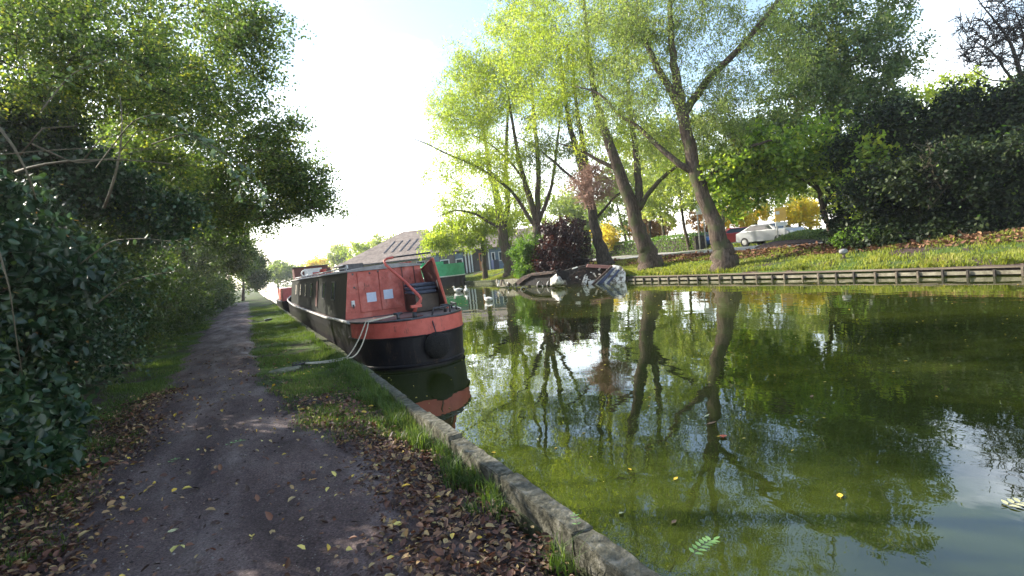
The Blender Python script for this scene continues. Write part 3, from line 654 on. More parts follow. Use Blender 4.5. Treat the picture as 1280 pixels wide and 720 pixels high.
# forward cabin box with a bright window, and foredeck
mb=MB(); mb.box(-.72,.72,17.0,18.1,1.86,2.34); fb=bo(mb,'raised_cabin_box',brown,bevel=.01)
mb=MB(); mb.box(-.30,.45,16.985,16.996,1.98,2.26); mb.build('window',whitep,fb)
mb=MB(); mb.box(-.78,.78,16.9,18.2,2.345,2.37); mb.build('box_lid',steel,fb)
mb=MB()
mb.hexa([(-.93,18.2,.8),(.93,18.2,.8),(.6,20.4,.9),(-.6,20.4,.9)],[(-.77,18.2,1.8),(.77,18.2,1.8),(.45,20.0,1.55),(-.45,20.0,1.55)])
bo(mb,'cratch_cover',steel)
# items lying on the roof: each its own thing
def world_on_roof(x,y,z=1.9): return (BX+x,BY+y,z)
def rt(name,x,y,z,label,cat,group=None): return empty(name,world_on_roof(x,y,z),0,label,cat,group)
mb=MB(); mb.tube([(-.30,-1.6,.06),(.10,1.4,.03)],.028,7); o=npm(mb,'boat_pole',whitep,origin=None); o.location=world_on_roof(-.35,5.2,1.89); tag(o,'white pole lying aslant on the narrowboat roof','pole')
mb=MB(); mb.box(-.28,.28,-.5,.5,0,.16); o=mb.build('roof_box',steel,bevel=.02); o.location=world_on_roof(.0,7.2,1.9); tag(o,'low dark box on the narrowboat roof nearest the red doors','box')
mb=MB(); mb.box(-.08,.08,-.08,.08,0,.24); o=mb.build('roof_vent',brown,bevel=.01); o.location=world_on_roof(-.15,11.2,1.88); tag(o,'small brown box vent standing on the narrowboat roof','vent')
for i,(x,y,lb,mt) in enumerate(((-.45,12.6,'pale plastic pot beside the raised window box on the boat roof',whitep),(-.25,12.2,'dark plant pot among the clutter on the boat roof',darkw),(-.5,9.6,'small terracotta pot on the edge of the boat roof',redb))):
    mb=MB(); mb.tube([(0,0,0),(0,0,.12),(0,0,.18)],[.07,.095,.105],10); o=npm(mb,'plant_pot',mt); o.location=world_on_roof(x,y,1.87); tag(o,lb,'pot')
mb=MB(); 
ring=[(.13*math.cos(t),0,.13*math.sin(t)) for t in np.linspace(0,6.283,17)]; mb.tube(ring,.03,8,cap=False); o=npm(mb,'life_ring',whitep); o.location=world_on_roof(-.52,16.4,2.06); tag(o,'white life ring leaning against the raised box on the narrowboat roof','life ring')
mb=MB(); mb.box(-.35,.35,-.06,.06,0,.05); mb.box(-.3,-.1,-.05,.05,.05,.10); o=mb.build('folded_plank',redb); o.location=world_on_roof(-.45,10.4,1.88); tag(o,'short red plank lying across the narrowboat roof edge','plank')
# red bow boat ahead
rb=empty('moored_boat',(2.2,33.5,0),0,'small red fronted boat moored ahead of the long narrowboat','boat')
mb=MB(); mb.hexa([(-.7,.6,-.2),(.9,.6,-.2),(.9,7,-.2),(-.8,7,-.2)],[(-.85,0,.75),(1,0,.75),(1,7.3,.75),(-.9,7.3,.75)]); mb.build('hull',blackp,rb,bevel=.05)
mb=MB(); mb.hexa([(-.8,.3,.752),(.9,.3,.752),(.9,6,.752),(-.8,6,.752)],[(-.7,.5,1.45),(.8,.5,1.45),(.8,5.8,1.45),(-.7,5.8,1.45)]); mb.build('cabin',redb,rb,bevel=.03)
# mooring rope with pin, plate stone
def sag(a,b,s,k=14):
    a=np.array(a);b=np.array(b); t=np.linspace(0,1,k)[:,None]; p=a*(1-t)+b*t; p[:,2]-=(4*s*t*(1-t))[:,0]; return p
st=np.array([BX-.35,BY+.42,.95])
pin=G(378,458); pin[2]=H(pin[0],pin[1])
mb=MB(); 
e1=np.array([1.30,9.75,.36]); 
st2=np.array([BX-.93,BY+.40,.90])
mb.tube([st,st2]+list(sag(st2,e1,.06))[1:]+list(sag(e1,pin+np.array([.05,0,.05]),.02,8))[1:],.011,7)
mb.tube([st+np.array([.03,.02,0]),st2+np.array([.04,-.06,0])]+list(sag(st2+np.array([.04,-.06,0]),e1+np.array([.06,-.12,.0]),.12))[1:]+list(sag(e1+np.array([.06,-.12,0]),pin+np.array([.05,-.02,.04]),.03,8))[1:],.011,7)
o=npm(mb,'mooring_rope',ropem,origin=pin); tag(o,'pale double rope running from the narrowboat stern to the pin in the grass','rope')
mp_=empty('mooring_pin',pin,.4,'dark steel mooring pin with rings lying over in the grass at the rope end','mooring pin')
mb=MB(); mb.tube([(-.16,0,.05),(.10,0,.045)],.014,7); mb.build('shaft',steel,mp_,smoothf=True)
for cx,cy_ in ((.02,.03),(.08,-.02),(-.07,.0),(-.12,.02)):
    mb=MB(); mb.tube([(cx+.038*math.cos(t),cy_+.012*math.sin(t*2),.055+.034*math.sin(t)) for t in np.linspace(0,6.283,13)],.008,6,cap=False); mb.build('ring',steel,mp_,smoothf=True)
def slab(name,u,v,rx,ry,rot,label):
    p=G(u,v); mb=MB(); k=14; top=[];rs=[1+.18*math.sin(j*2.3)+.1*math.cos(j*1.1) for j in range(k)]
    for z,s in ((0,1.05),(.035,1.0),(.05,.9)):
        for j in range(k):
            t=6.283*j/k; top.append((rx*s*rs[j]*math.cos(t),ry*s*rs[j]*math.sin(t),z))
    mb.add(top,[(a*k+j,a*k+(j+1)%k,(a+1)*k+(j+1)%k,(a+1)*k+j) for a in range(2) for j in range(k)]+[tuple(2*k+j for j in range(k))])
    o=mb.build(name,solid('lichened stone',[(.09,.10,.06),(.20,.20,.14)],9,.9,bump=.5)); o.location=(p[0],p[1],H(p[0],p[1])-.005); o.rotation_euler=(0,0,rot); tag(o,label,'stone'); return o
slab('flat_stone',358,464,.23,.12,.3,'flat lichened stone slab in the grass beside the mooring pin')
p=G(336,401); o=mp2=empty('mooring_pin',(p[0],p[1],H(p[0],p[1])),1.2,'dark mooring pin and short chain in the grass farther up the path','mooring pin')
mb=MB(); mb.tube([(-.3,0,.04),(0,.05,.06),(.3,0,.04)],.035,7); mb.build('shaft',steel,mp2,smoothf=True)
mb=MB(); mb.tube([(-.1,.1,.03),(.1,.18,.05),(.3,.12,.03)],.03,6); mb.build('chain',steel,mp2,smoothf=True)
# ------------------------------------------------------------------ green barge
gb=empty('barge',(16.1,46.2,0),R(14),'green topped barge with black hull moored across the canal beyond the red boat','barge')
gp=solid('bright green paint',[(.02,.28,.12),(.04,.42,.20)],3,.45,bump=.1)
def bw(y): return 1.75*math.sqrt(max(0,1-((2.2-y)/2.2)**2.4)) if y<2.2 else 1.75
ysb=[0,.03,.1,.22,.4,.65,1.0,1.5,2.2,6,14]
def bband(z0,z1,off=0):
    mb=MB(); s_=[(-bw(y)-off,y-(off if y==0 else 0)) for y in ysb][::-1]+[(bw(y)+off,y-(off if y==0 else 0)) for y in ysb][1:]; m=len(s_)
    mb.add([(x,y,z0) for x,y in s_]+[(x,y,z1) for x,y in s_],[(i,i+1,i+1+m,i+m) for i in range(m-1)]); return mb,s_
mb,s_=bband(-.3,.85); mb.build('hull',blackp,gb,smoothf=True)
mb,s_=bband(.85,1.95,.01); mb.add([(x,y,1.9) for x,y in s_],[tuple(range(len(s_)))]); mb.build('bulwark',gp,gb,smoothf=True)
mb=MB(); mb.tube([(x*1.01,y-.02,.88) for x,y in s_],.05,6); mb.build('rubbing_band',whitep,gb)
mb=MB(); mb.box(-1.3,1.3,4,13,1.9,2.25); mb.build('cabin',gp,gb)
# ------------------------------------------------------------------ burnt-out sunken cruiser
wk=empty('sunken_cruiser',(15.9,24.5,0),0,'burnt out white cruiser with navy stripes lying half sunk against the far bank','wrecked boat')
gel=solid('scorched white hull',[(.12,.10,.08),(.55,.54,.50),(.78,.77,.74)],5,.4,bump=.15,pos=[.44,.50,.62])
navy=solid('navy stripe',[(.008,.016,.05),(.012,.028,.08)],5,.4)
char=solid('charred wood and fibre',[(.003,.003,.003),(.010,.008,.007),(.03,.022,.018)],6,.95,bump=.9,bscale=20)
def pw(u,v,d): 
    p=P(u,v,d)-np.array([15.9,24.5,0]); return tuple(p)
def slabpoly(px,d0,d1,mat,name,par=wk,th=.25):
    """solid plate through surveyed corners; d0..d1 depth across"""
    u0=min(p[0] for p in px);u1=max(p[0] for p in px); f=[pw(u,v,d0+(d1-d0)*(u-u0)/max(1,u1-u0)) for u,v in px]
    bk=[(x+th*.6,y+th,z) for x,y,z in f]; n_=len(f); mb=MB(); mb.add(f+bk,[tuple(range(n_)),tuple(range(2*n_-1,n_-1,-1))]+[(i,i+n_,(i+1)%n_+n_,(i+1)%n_) for i in range(n_)])
    return mb.build(name,mat,par)
D0=28.6
h=slabpoly([(741,357),(752,346),(764,335),(770,332),(777,333),(782,341),(782,352),(770,354)],29.0,28.2,gel,'hull_side',th=1.6)
dl=lambda u:29.0-(u-741)*.0195-.08
slabpoly([(744,357.4),(764.5,336),(770,334.5),(751,357)],dl(744),dl(770),navy,'stripe',th=.05)
slabpoly([(756,356.5),(773,336.5),(775.5,337.5),(760,356)],dl(756),dl(775.5),navy,'stripe',th=.05)
slabpoly([(738,357),(764,332.5),(766,334),(741,357.5)],28.9,28.5,rust,'gunwale',th=.3)
slabpoly([(735,330.5),(766,332.5),(764,336),(733,334)],29.6,28.9,brown,'cabin_top',th=1.2)
slabpoly([(706,358),(706,338),(716,335),(735,331),(764,334),(742,357)],30.9,30.0,char,'burnt_interior',th=.8)
# curved white bow piece
mb=MB(); rows=[]
for i in range(9):
    t=i/8; px=[(684,352),(685,344),(690,338),(697,336)]; 
    u=688+20*t; vt=348-7*math.sin(t*2.6)+12*max(0,t-.5); vb=357.6
    rows.append([pw(u,vt+(vb-vt)*k/4+ (0),30.0-.8*math.sin(math.pi*k/4)*.5-.7*math.sin(math.pi*t)) for k in range(5)])
vs=[p for r_ in rows for p in r_]; mb.add(vs,[(i*5+k,(i+1)*5+k,(i+1)*5+k+1,i*5+k+1) for i in range(8) for k in range(4)]); o=mb.build('bow_shell',gel,wk,smoothf=True)
sm=o.modifiers.new('thickness','SOLIDIFY'); sm.thickness=.06
for px,mt,nm,a,b_ in (([(727,356),(730,346),(735,345),(733,356)],gel,'white_panel',29.2,29.1),([(695,341),(704,338),(712,340),(709,350),(698,349)],char,'charred_opening',29.1,29.1),([(712,344),(730,336),(733,340),(716,352)],rust,'bent_frame',29.6,29.4),([(735,352),(746,349),(745,356),(736,357)],gel,'white_panel',29.2,29.2)):
    slabpoly(px,a,b_,mt,nm,th=.15)
rg_=np.random.default_rng(3)
for k in range(46):
    u=rg_.uniform(690,758); v=rg_.uniform(334,356); a=rg_.uniform(-1,1); q=rg_.uniform(2,7)
    mb=MB(); mb.tube([pw(u,v,29.5),pw(u+q*math.cos(a),v-q*math.sin(a),29.7-rg_.random()*.4)],rg_.uniform(.02,.05),5); mb.build('charred_spar',[char,rust,gel][k%3],wk)
# second half of the wreck: dark upturned section to the left
w2=empty('upturned_hull',(15.9,30,0),0,'dark rotten upturned hull section left of the burnt white cruiser','wrecked boat')
def pw(u,v,d): 
    p=P(u,v,d)-np.array([15.9,30,0]); return tuple(p)
slabpoly([(645,357),(655,348),(664,343),(680,341),(695,341),(697,352),(690,356)],34.5,31.3,char,'hull_shell',w2,.8)
slabpoly([(644,353),(652,346),(664,341.5),(694,338.5),(695,341.5),(664,345),(655,350),(648,356)],34.3,31.1,rust,'keel_edge',w2,.5)
rf=empty('debris_raft',(15.4,34.5,0),0,'pale broken boards floating left of the upturned hull','wreckage')
def pw(u,v,d): 
    p=P(u,v,d)-np.array([15.4,34.5,0]); return tuple(p)
slabpoly([(619,351),(640,348.5),(650,349),(640,356),(627,359),(621,357)],36.5,34.5,palew,'deck_board',rf,.4)
for k in range(9):
    mb=MB(); u=621+k*3.2; mb.tube([pw(u,350+rg_.uniform(-1,1),35.9),pw(u+rg_.uniform(-2,4),357+rg_.uniform(-1,2),35)],.05,5); mb.build('broken_slat',[palew,gel,rust][k%3],rf)
for i,(u,v,r_,lb) in enumerate(((675,357,5.5,'largest pale hoop standing out of the water by the upturned hull'),(687,356,5,'pale hoop in the water just left of the white cruiser bow'),(654,359,4.5,'low pale hoop in the water by the floating boards'))):
    c0=P(u,v,32-i*.3); c0[2]=0; rr=r_*32/F; mb=MB(); mb.tube([(rr*math.cos(t),rr*.5*math.cos(t),(.45 if i==2 else 1.0)*rr*1.25*math.sin(t)) for t in np.linspace(-.15,math.pi+.15,14)],.035,7)
    o=npm(mb,'pale_hoop',gel); o.location=c0; tag(o,lb,'hoop')
# ------------------------------------------------------------------ birds
def duck(u,v,rz,label,head,s=1.0,name='duck'):
    p=G(u,v); e=empty(name,(p[0],p[1],0),rz,label,'bird','birds swimming by the wreck')
    bodym=solid('white plumage',[(.55,.54,.50),(.8,.79,.76)],9,.8,bump=.2)
    V=[];prof_=[(-.24,.0,.12,.02),(-.20,.0,.12,.055),(-.10,.0,.10,.10),(.02,.0,.09,.12),(.12,.0,.10,.10),(.18,0,.14,.065),(.205,0,.19,.045),(.21,0,.24,.04),(.215,0,.275,.045),(.235,0,.30,.042),(.262,0,.30,.03),(.29,0,.29,.012),(.325,0,.283,.006)]
    mb=MB(); mb.tube([(a*s,b*s,c*s) for a,b,c,_ in prof_],[r*s for *_,r in prof_],12); b_=npm(mb,'body',bodym,e)
    mb=MB(); mb.ball((.0,.0,.0),(.13*s,.03*s,.06*s),10,6); 
    for sy in (-1,1):
        o=npm(mb,'wing',solid('grey wing',[(.20,.20,.20),(.34,.33,.32)],9,.8,bump=.2),e); o.location=(-.04*s,sy*.095*s,.12*s)
    mb=MB(); mb.tube([(.285*s,0,.292*s),(.335*s,0,.28*s)],[.014*s,.006*s],6); npm(mb,'bill',solid('bill',[(.45,.22,.03)],5,.5,bump=0),e)
    mb=MB(); mb.tube([(.235*s,0,.295*s),(.262*s,0,.305*s)],[.046*s,.034*s],8); npm(mb,'head_cap',solid('head '+label[:6],[head],9,.7,bump=0),e)
duck(573,365,2.4,'cream coloured bird swimming, left one of the pair by the green barge',(.45,.40,.25),1.25)
duck(583,366,1.2,'white bird with grey head swimming, right one of the pair by the green barge',(.10,.10,.12),1.3)
duck(611,377,2.0,'dark headed white bird swimming alone in front of the floating boards',(.02,.03,.03),1.0)
# far bank posts
def post(u,v,label,hh,capm,cat='post',name='bank_post'):
    p=G(u,v); e=empty(name,(p[0],p[1],H(p[0],p[1])),0,label,cat)
    mb=MB(); mb.tube([(0,0,0),(0,0,hh*.6)],.04,8); npm(mb,'stalk',wood,e)
    mb=MB(); mb.ball((0,0,hh*.72),(.17,.13,.10),14,8,.1); npm(mb,'cap',capm,e)
post(1055,324,'short grey rounded topped post standing in the far bank grass',.36,solid('dull grey cap',[(.16,.16,.16),(.28,.28,.27)],8,.7))
post(803,333,'small dark stump shaped post at the foot of the large leaning tree',.3,rust)
# ------------------------------------------------------------------ signs beyond the road
sg=G(975,308); sgd=36.0
def sign(u0,v0,u1,v1,d,mat,name,label,postu=None,cat='sign',strip_=None):
    a=P((u0+u1)/2,v1,d); zb=H(a[0],a[1]); e=empty(name,(a[0],a[1],zb),-YAW,label,cat)
    wd=(u1-u0)/F*d; z0=a[2]-zb; z1=P((u0+u1)/2,v0,d)[2]-zb
    mb=MB(); mb.box(-wd/2,wd/2,-.04,0,z0,z1); bd=mb.build('board',mat,e)
    for x in (-wd*.35,wd*.35):
        mb=MB(); mb.tube([(x,.05,0),(x,.05,z1)],.05,6); npm(mb,'post',greyp,e)
    return e,wd,z0,z1
ym=solid('amber sign panel',[(.65,.36,.04),(.75,.46,.06)],4,.5,bump=0)
e,wd,z0,z1=sign(969,260,983,276.5,36,ym,'roadside_sign','amber sign board with a white panel below it beyond the road')
mb=MB(); mb.box(-wd*.52,wd*.52,-.04,0,z0-.30,z0-.05); mb.build('lower_panel',whitep,e)
mb=MB(); mb.box(-wd*.44,-wd*.1,-.052,-.042,z0+.45,z1-.18); mb.build('white_patch',whitep,e)
sign(870,257,881,268,44,whitep,'roadside_sign','plain pale sign board on two posts seen between the far trunks')
# ------------------------------------------------------------------ cars
def car(u,v,d,rz,paint,label,s=1):
    a=P(u,v,d); z=H(a[0],a[1]); e=empty('parked_car',(a[0],a[1],z),rz,label,'car','cars parked beyond the road')
    prof=[(-2.1,.35),(-2.15,.75),(-1.9,.98),(-1.2,1.02),(-.55,1.42),(.9,1.46),(1.7,1.05),(2.08,.95),(2.12,.4),(1.75,.28),(-1.75,.28)]
    mb=MB(); n_=len(prof)
    def wx(z): return .86 if z<1.1 else .86-.5*(z-1.05)
    mb.add([(x,-wx(z_),z_) for x,z_ in prof]+[(x,wx(z_),z_) for x,z_ in prof],[tuple(range(n_)),tuple(range(2*n_-1,n_-1,-1))]+[(i,i+n_,(i+1)%n_+n_,(i+1)%n_) for i in range(n_)])
    mb.build('body',paint,e,bevel=.05)
    mb=MB(); mb.hexa([(-1.12,-.80,1.03),(-1.12,.80,1.03),(-1.18,.80,1.03),(-1.18,-.80,1.03)],[(-.58,-.66,1.39),(-.58,.66,1.39),(-.66,.66,1.41),(-.66,-.66,1.41)]); mb.build('windscreen',glassm,e)
    for sy in (-1,1):
        mb=MB(); mb.add([(-.95,sy*.868,1.05),(1.45,sy*.868,1.06),(.9,sy*.70,1.40),(-.5,sy*.70,1.38)],[(0,1,2,3)]); o=mb.build('side_window',glassm,e)
        for x in (-1.35,1.35):
            mb=MB(); mb.tube([(x,sy*.88,.32),(x,sy*.68,.32)],.32,16); w_=mb.build('wheel',solid('tyre rubber',[(.015,.015,.015)],5,.8,bump=0),e)
            mb=MB(); mb.tube([(x,sy*.89,.32),(x,sy*.87,.32)],.19,12); mb.build('hub_cap',greyp,w_)
        mb=MB(); mb.box(-2.14,-2.05,sy*.45,sy*.78,.68,.82); mb.build('headlight',whitep,e)
    return e
carw=solid('silver white car paint',[(.30,.31,.32),(.38,.39,.40)],1,.3,bump=0,coat=.5); carr=solid('red car paint',[(.40,.02,.02)],1,.3,bump=0,coat=.5); carb=solid('blue car paint',[(.04,.13,.40)],1,.3,bump=0,coat=.5)
car(962,296,38,R(92),carw,'silver white car parked behind the amber sign')
car(925,300,46,R(150),carr,'red car partly hidden by bushes left of the silver car')
car(877,300,50,R(60),carb,'blue car partly hidden behind the largest leaning trunk')
# ------------------------------------------------------------------ buildings across the canal
def A3(u,v,d): 
    p=P(u,v,d); return p
tile=solid('brown clay roof tiles',[(.12,.09,.075),(.19,.15,.125),(.26,.21,.18)],2.2,.9,bump=.4,bscale=30)
def brickw(name,c1,c2,mort):
    m,n=nt(name); L=n.links.new; o=N(n,'ShaderNodeOutputMaterial'); b=N(n,'ShaderNodeBsdfPrincipled'); tc=N(n,'ShaderNodeTexCoord'); mp=N(n,'ShaderNodeMapping'); mp.inputs['Rotation'].default_value=(R(90),0,0); L(tc.outputs['Object'],mp.inputs[0])
    t=N(n,'ShaderNodeTexBrick'); t.inputs['Color1'].default_value=(*c1,1); t.inputs['Color2'].default_value=(*c2,1); t.inputs['Mortar'].default_value=(*mort,1); t.inputs['Scale'].default_value=1; t.inputs['Brick Width'].default_value=.23; t.inputs['Row Height'].default_value=.075; t.inputs['Mortar Size'].default_value=.01; L(mp.outputs[0],t.inputs['Vector'])
    L(t.outputs[0],b.inputs['Base Color']); b.inputs['Roughness'].default_value=.9; L(b.outputs[0],o.inputs[0]); return m
sand=brickw('buff brick',(.34,.27,.18),(.40,.32,.22),(.45,.42,.36))
blueg=solid('blue grey boarding',[(.10,.15,.21),(.16,.22,.29)],2,.8,bump=.3,bscale=8,stretch=(1,1,6))
greyb=solid('grey brown boarding',[(.09,.08,.075),(.15,.13,.12)],2,.8,bump=.3,bscale=8)
orange=solid('orange door paint',[(.45,.16,.05),(.56,.22,.08)],3,.5,bump=.1)
yawf=-YAW
# big tiled workshop: local x along facade, y away
bd_=62.0
b0=P(540,343,bd_); zb=.75
ws=empty('workshop',(b0[0],b0[1],zb),yawf-R(8),'long buff brick building with a broad brown tiled roof and slit rooflights','building')
mb=MB(); mb.box(-10.6,.4,.6,12,0,2.35); mb.build('wall',sand,ws)
mb=MB(); mb.add([(-11.4,0,2.2),(1.0,0,2.2),(1.0,13,2.2),(-11.4,13,2.2),(-4.9,6.5,5.8),(-2.0,6.5,5.8)],[(0,1,5,4),(1,2,5),(2,3,4,5),(3,0,4),(3,2,1,0)]); rf_=mb.build('roof',tile,ws)
for k in range(5):
    x=-6.0+k*.95; y0,y1=1.9,4.3; f=lambda y:2.2+3.6*y/6.5+.05
    mb=MB(); mb.hexa([(x,y0,f(y0)-.06),(x+.16,y0,f(y0)-.06),(x+.16+.6,y1,f(y1)-.06),(x+.6,y1,f(y1)-.06)],[(x,y0,f(y0)),(x+.16,y0,f(y0)),(x+.16+.6,y1,f(y1)),(x+.6,y1,f(y1))]); mb.build('rooflight',steel,rf_)
mb=MB(); mb.box(-11.4,1.05,-.1,.0,2.1,2.22); mb.build('gutter',steel,rf_)
for k in range(5):
    x=-9.8+k*2.0; mb=MB(); mb.box(x,x+1,.55,.62,.9,1.9); f_=mb.build('window',whitep,ws); g=MB(); g.box(x+.08,x+.92,.53,.552,.98,1.82); g.build('pane',glassm,f_)
# terrace: three joined fronts
c0=P(550,342,58); tr=empty('house',(c0[0],c0[1],.72),yawf-R(2),'blue and grey boarded house with a small gable and an orange door','house')
mpx=58/F
def X_(u): return (u-550)*mpx
mb=MB(); mb.box(X_(541),X_(551)-.003,.2,7,0,2.6); mb.box(X_(570),X_(581)-.003,.2,7,0,2.3); mb.box(X_(614),X_(700),.2,7,0,2.5); mb.build('wall',blueg,tr)
mb=MB(); mb.prism([(X_(551),0),(X_(570),0),(X_(570),2.3),(X_(560.5),3.3),(X_(551),2.3)],7.2,'y',0); mb.build('gable_front',greyb,tr)
mb=MB(); mb.box(X_(581),X_(614)-.003,.6,7,0,2.4); mb.build('recessed_wall',greyb,tr)
mb=MB(); mb.add([(X_(541),-.2,2.55),(X_(700),-.2,2.45),(X_(700),3.6,4.3),(X_(541),3.6,4.3),(X_(700),7.4,2.4),(X_(541),7.4,2.4)],[(0,1,2,3),(3,2,4,5)]); o=mb.build('roof',tile,tr); md=o.modifiers.new('t','SOLIDIFY'); md.thickness=.12
for u0,u1,z0,z1,y_ in ((552,563.5,.75,1.75,-.03),(571,580,.7,1.7,.17),(616,621,1,2,.17),(625,631,1,2,.17),(640,650,1,2,.17),(664,676,1,2,.17)):
    mb=MB(); mb.box(X_(u0),X_(u1),y_-.03,y_+.02,z0,z1); f_=mb.build('window',whitep,tr); g=MB(); g.box(X_(u0)+.1,X_(u1)-.1,y_-.045,y_-.032,z0+.1,z1-.1); g.build('pane',glassm,f_)
for u in (583,587,590.5,612): 
    mb=MB(); mb.box(X_(u),X_(u)+.13,.1,.23,0,2.4); mb.build('veranda_post',whitep,tr)
mb=MB(); mb.box(X_(600),X_(607.5),.52,.59,0,2.05); dr=mb.build('door',orange,tr); g=MB(); g.box(X_(600)+.12,X_(607.5)-.12,.49,.518,1.15,1.9); g.build('pane',glassm,dr)
p_=P(620,338,56); o=MB().box(-.3,.3,-.3,.3,0,.95).build('wheelie_bin',navy,bevel=.04); o.location=(p_[0],p_[1],H(p_[0],p_[1])); tag(o,'dark blue bin standing outside the blue boarded house wall','bin')
# ------------------------------------------------------------------ small things near the camera
def leafthing(u,v,L_,rot,mat,label,name='fallen_leaf',cat='leaf',grp=None,zz=None,asp=.6,curl=.25):
    p=G(u,v); z=p[2]+.022 if zz is None else zz
    V=[];n_=9
    for i in range(n_):
        t=i/(n_-1); w_=asp*L_*.5*math.sin(math.pi*min(1,t**.8*.97+.02))*(1+.12*math.sin(i*2.6)); zc=curl*L_*(t-.5)**2
        V+=[(t*L_-L_/2,-w_,zc+.25*w_),(t*L_-L_/2,0,zc),(t*L_-L_/2,w_,zc+.25*w_)]
    mb=MB(); mb.add(V,[(i*3+k,(i+1)*3+k,(i+1)*3+k+1,i*3+k+1) for i in range(n_-1) for k in range(2)]); mb.tube([(-L_*.8,.0,.0),(-L_*.5,0,curl*L_*.25)],.0012,4)
    o=mb.build(name,mat,smoothf=True); o.location=(p[0],p[1],z); o.rotation_euler=(random.uniform(-.15,.15),random.uniform(-.15,.15),rot); tag(o,label,cat,grp); return o
ylw=solid('yellow leaf',[(.50,.28,.02),(.68,.50,.06)],40,.5,bump=.2,bscale=200); org=solid('orange leaf',[(.55,.22,.03),(.62,.34,.06)],40,.5,bump=.2,bscale=200); cream=solid('pale leaf',[(.42,.42,.20),(.55,.52,.30)],40,.6,bump=.2,bscale=200); brn=solid('brown leaf',[(.16,.08,.045),(.26,.15,.08)],40,.6,bump=.2,bscale=200); grnl=solid('fresh green leaf',[(.13,.26,.06),(.22,.36,.12)],30,.5,bump=.2,bscale=120)
for a in ((557,692,.065,.8,ylw,'bright yellow curled leaf at the bottom of the path near the kerb litter'),(512,691,.06,2.2,ylw,'yellow and orange leaf left of the brightest yellow one at the path foot'),(393,603,.045,.1,org,'small orange leaf alone on the bare middle of the path'),
 (217,668,.06,.2,cream,'long pale yellow leaf lying across the lower path'),(348,661,.04,1.9,brn,'small upright brown leaf right of the path centre'),(570,632,.05,1.2,ylw,'yellow leaf among the brown litter beside the path'),(205,583,.06,.4,cream,'pale folded leaf left of the green sprig on the path'),(241,622,.06,1,cream,'torn cream leaf on the dark left half of the path'),(86,652,.06,.4,cream,'pale oval leaf at the left edge of the path litter'),(25,637,.06,-.6,cream,'pale leaf nearest the dark bush at the left edge')):
    leafthing(*a)
def GZ(u,v,z):
    d=P(u,v,1.)-CP; return CP+d*((z-CAMZ)/d[2])
def sprig(u,v,rot,n_,L_,ll,label,mat,name='leafy_sprig',z=None,tilt=0,arch=0.02,cat='plant'):
    p=G(u,v) if z is None else GZ(u,v,z); e=empty(name,(p[0],p[1],(p[2]+.02) if z is None else z),rot,label,cat)
    sp=[(L_*t-L_*.2,.0,arch*4*t*(1-t)+tilt*L_*t) for t in np.linspace(0,1,8)]
    mb=MB(); mb.tube(sp,[.0022*(1-.07*i) for i in range(8)],5); npm(mb,'stem',M['stem'],e)
    Pn=[];A=[]
    for i in range(n_):
        t=.25+.75*i/n_
        for s in (-1,1): Pn.append((L_*t-L_*.2,0,arch*4*t*(1-t)+tilt*L_*t)); A.append((.45,s*1.0,.05))
    Pn.append((L_*.8,0,tilt*L_)); A.append((1,0,0))
    A=unit(np.array(A,float)); nn=len(Pn); Lz=ll*(np.ones((nn,1))); b=unit(np.cross(np.tile([0,0,1.],(nn,1)),A)); Pn=np.array(Pn,float); W=Lz*.42; up=np.tile([0,0,1.],(nn,1))
    V=np.stack([Pn,Pn+A*Lz*.28+b*W*.48+up*W*.1,Pn+A*Lz*.66+b*W*.4+up*W*.1,Pn+A*Lz,Pn+A*Lz*.66-b*W*.4+up*W*.1,Pn+A*Lz*.28-b*W*.48+up*W*.1],1).reshape(-1,3)
    i=np.arange(nn)[:,None]*6; npmesh('leaves',V,np.concatenate([i+np.array([[0,1,2,3]]),i+np.array([[0,3,4,5]])],1).reshape(-1,4),mat,e); return e
sprig(212,583,.9,4,.17,.04,'pale green leafy sprig dropped on the path, the nearer of two',grnl)
sprig(283,562,.6,4,.24,.05,'pale green leafy sprig dropped farther along the path',grnl)
sprig(866,698,.15,6,.20,.048,'fresh green compound leaf reaching out over the water at the kerb',grnl,z=.22,tilt=.15)
sprig(722,662,1.2,3,.09,.028,'small green nettle like sprig growing in the kerb joint',grnl,z=.30,tilt=.5)
sprig(1258,632,-.3,3,.16,.065,'pale water weed leaves lying on the surface at the right edge',cream,name='water_weed',z=.006,arch=.004)
# twigs on the path
tg='thin twigs scattered over the path'
for i,(u,v,l,r_) in enumerate([(300,640,.22,.6),(318,690,.2,1.4),(305,560,.25,.4),(350,480,.2,.3),(395,575,.12,1.2),(335,660,.14,-.7),(475,690,.16,-.9),(258,470,.2,.2),(290,495,.24,.5),(420,600,.16,1.3),(240,530,.14,.1),(345,600,.18,-1.1),(540,640,.14,.5),(490,630,.2,.2),(130,600,.2,.1),(300,465,.2,.3)]):
    p=G(u,v); mb=MB(); k=7; pts=[(l*(t-.5),.06*l*math.sin(t*5+i)+.03*l*math.sin(t*11),.008+.006*math.sin(t*7+i)) for t in np.linspace(0,1,k)]
    mb.tube(pts,[.0030*(1-.1*j) for j in range(k)],5)
    if i%2: mb.tube([pts[3],(pts[3][0]+l*.2,pts[3][1]+l*.17,.012)],[.002,.001],4)
    o=npm(mb,'twig',[M['stem'],M['deadtwig'],M['darkbark']][i%3]); o.location=(p[0],p[1],p[2]+.018); o.rotation_euler=(0,0,r_); tag(o,'thin crooked twig lying on the bare earth path','twig',tg)
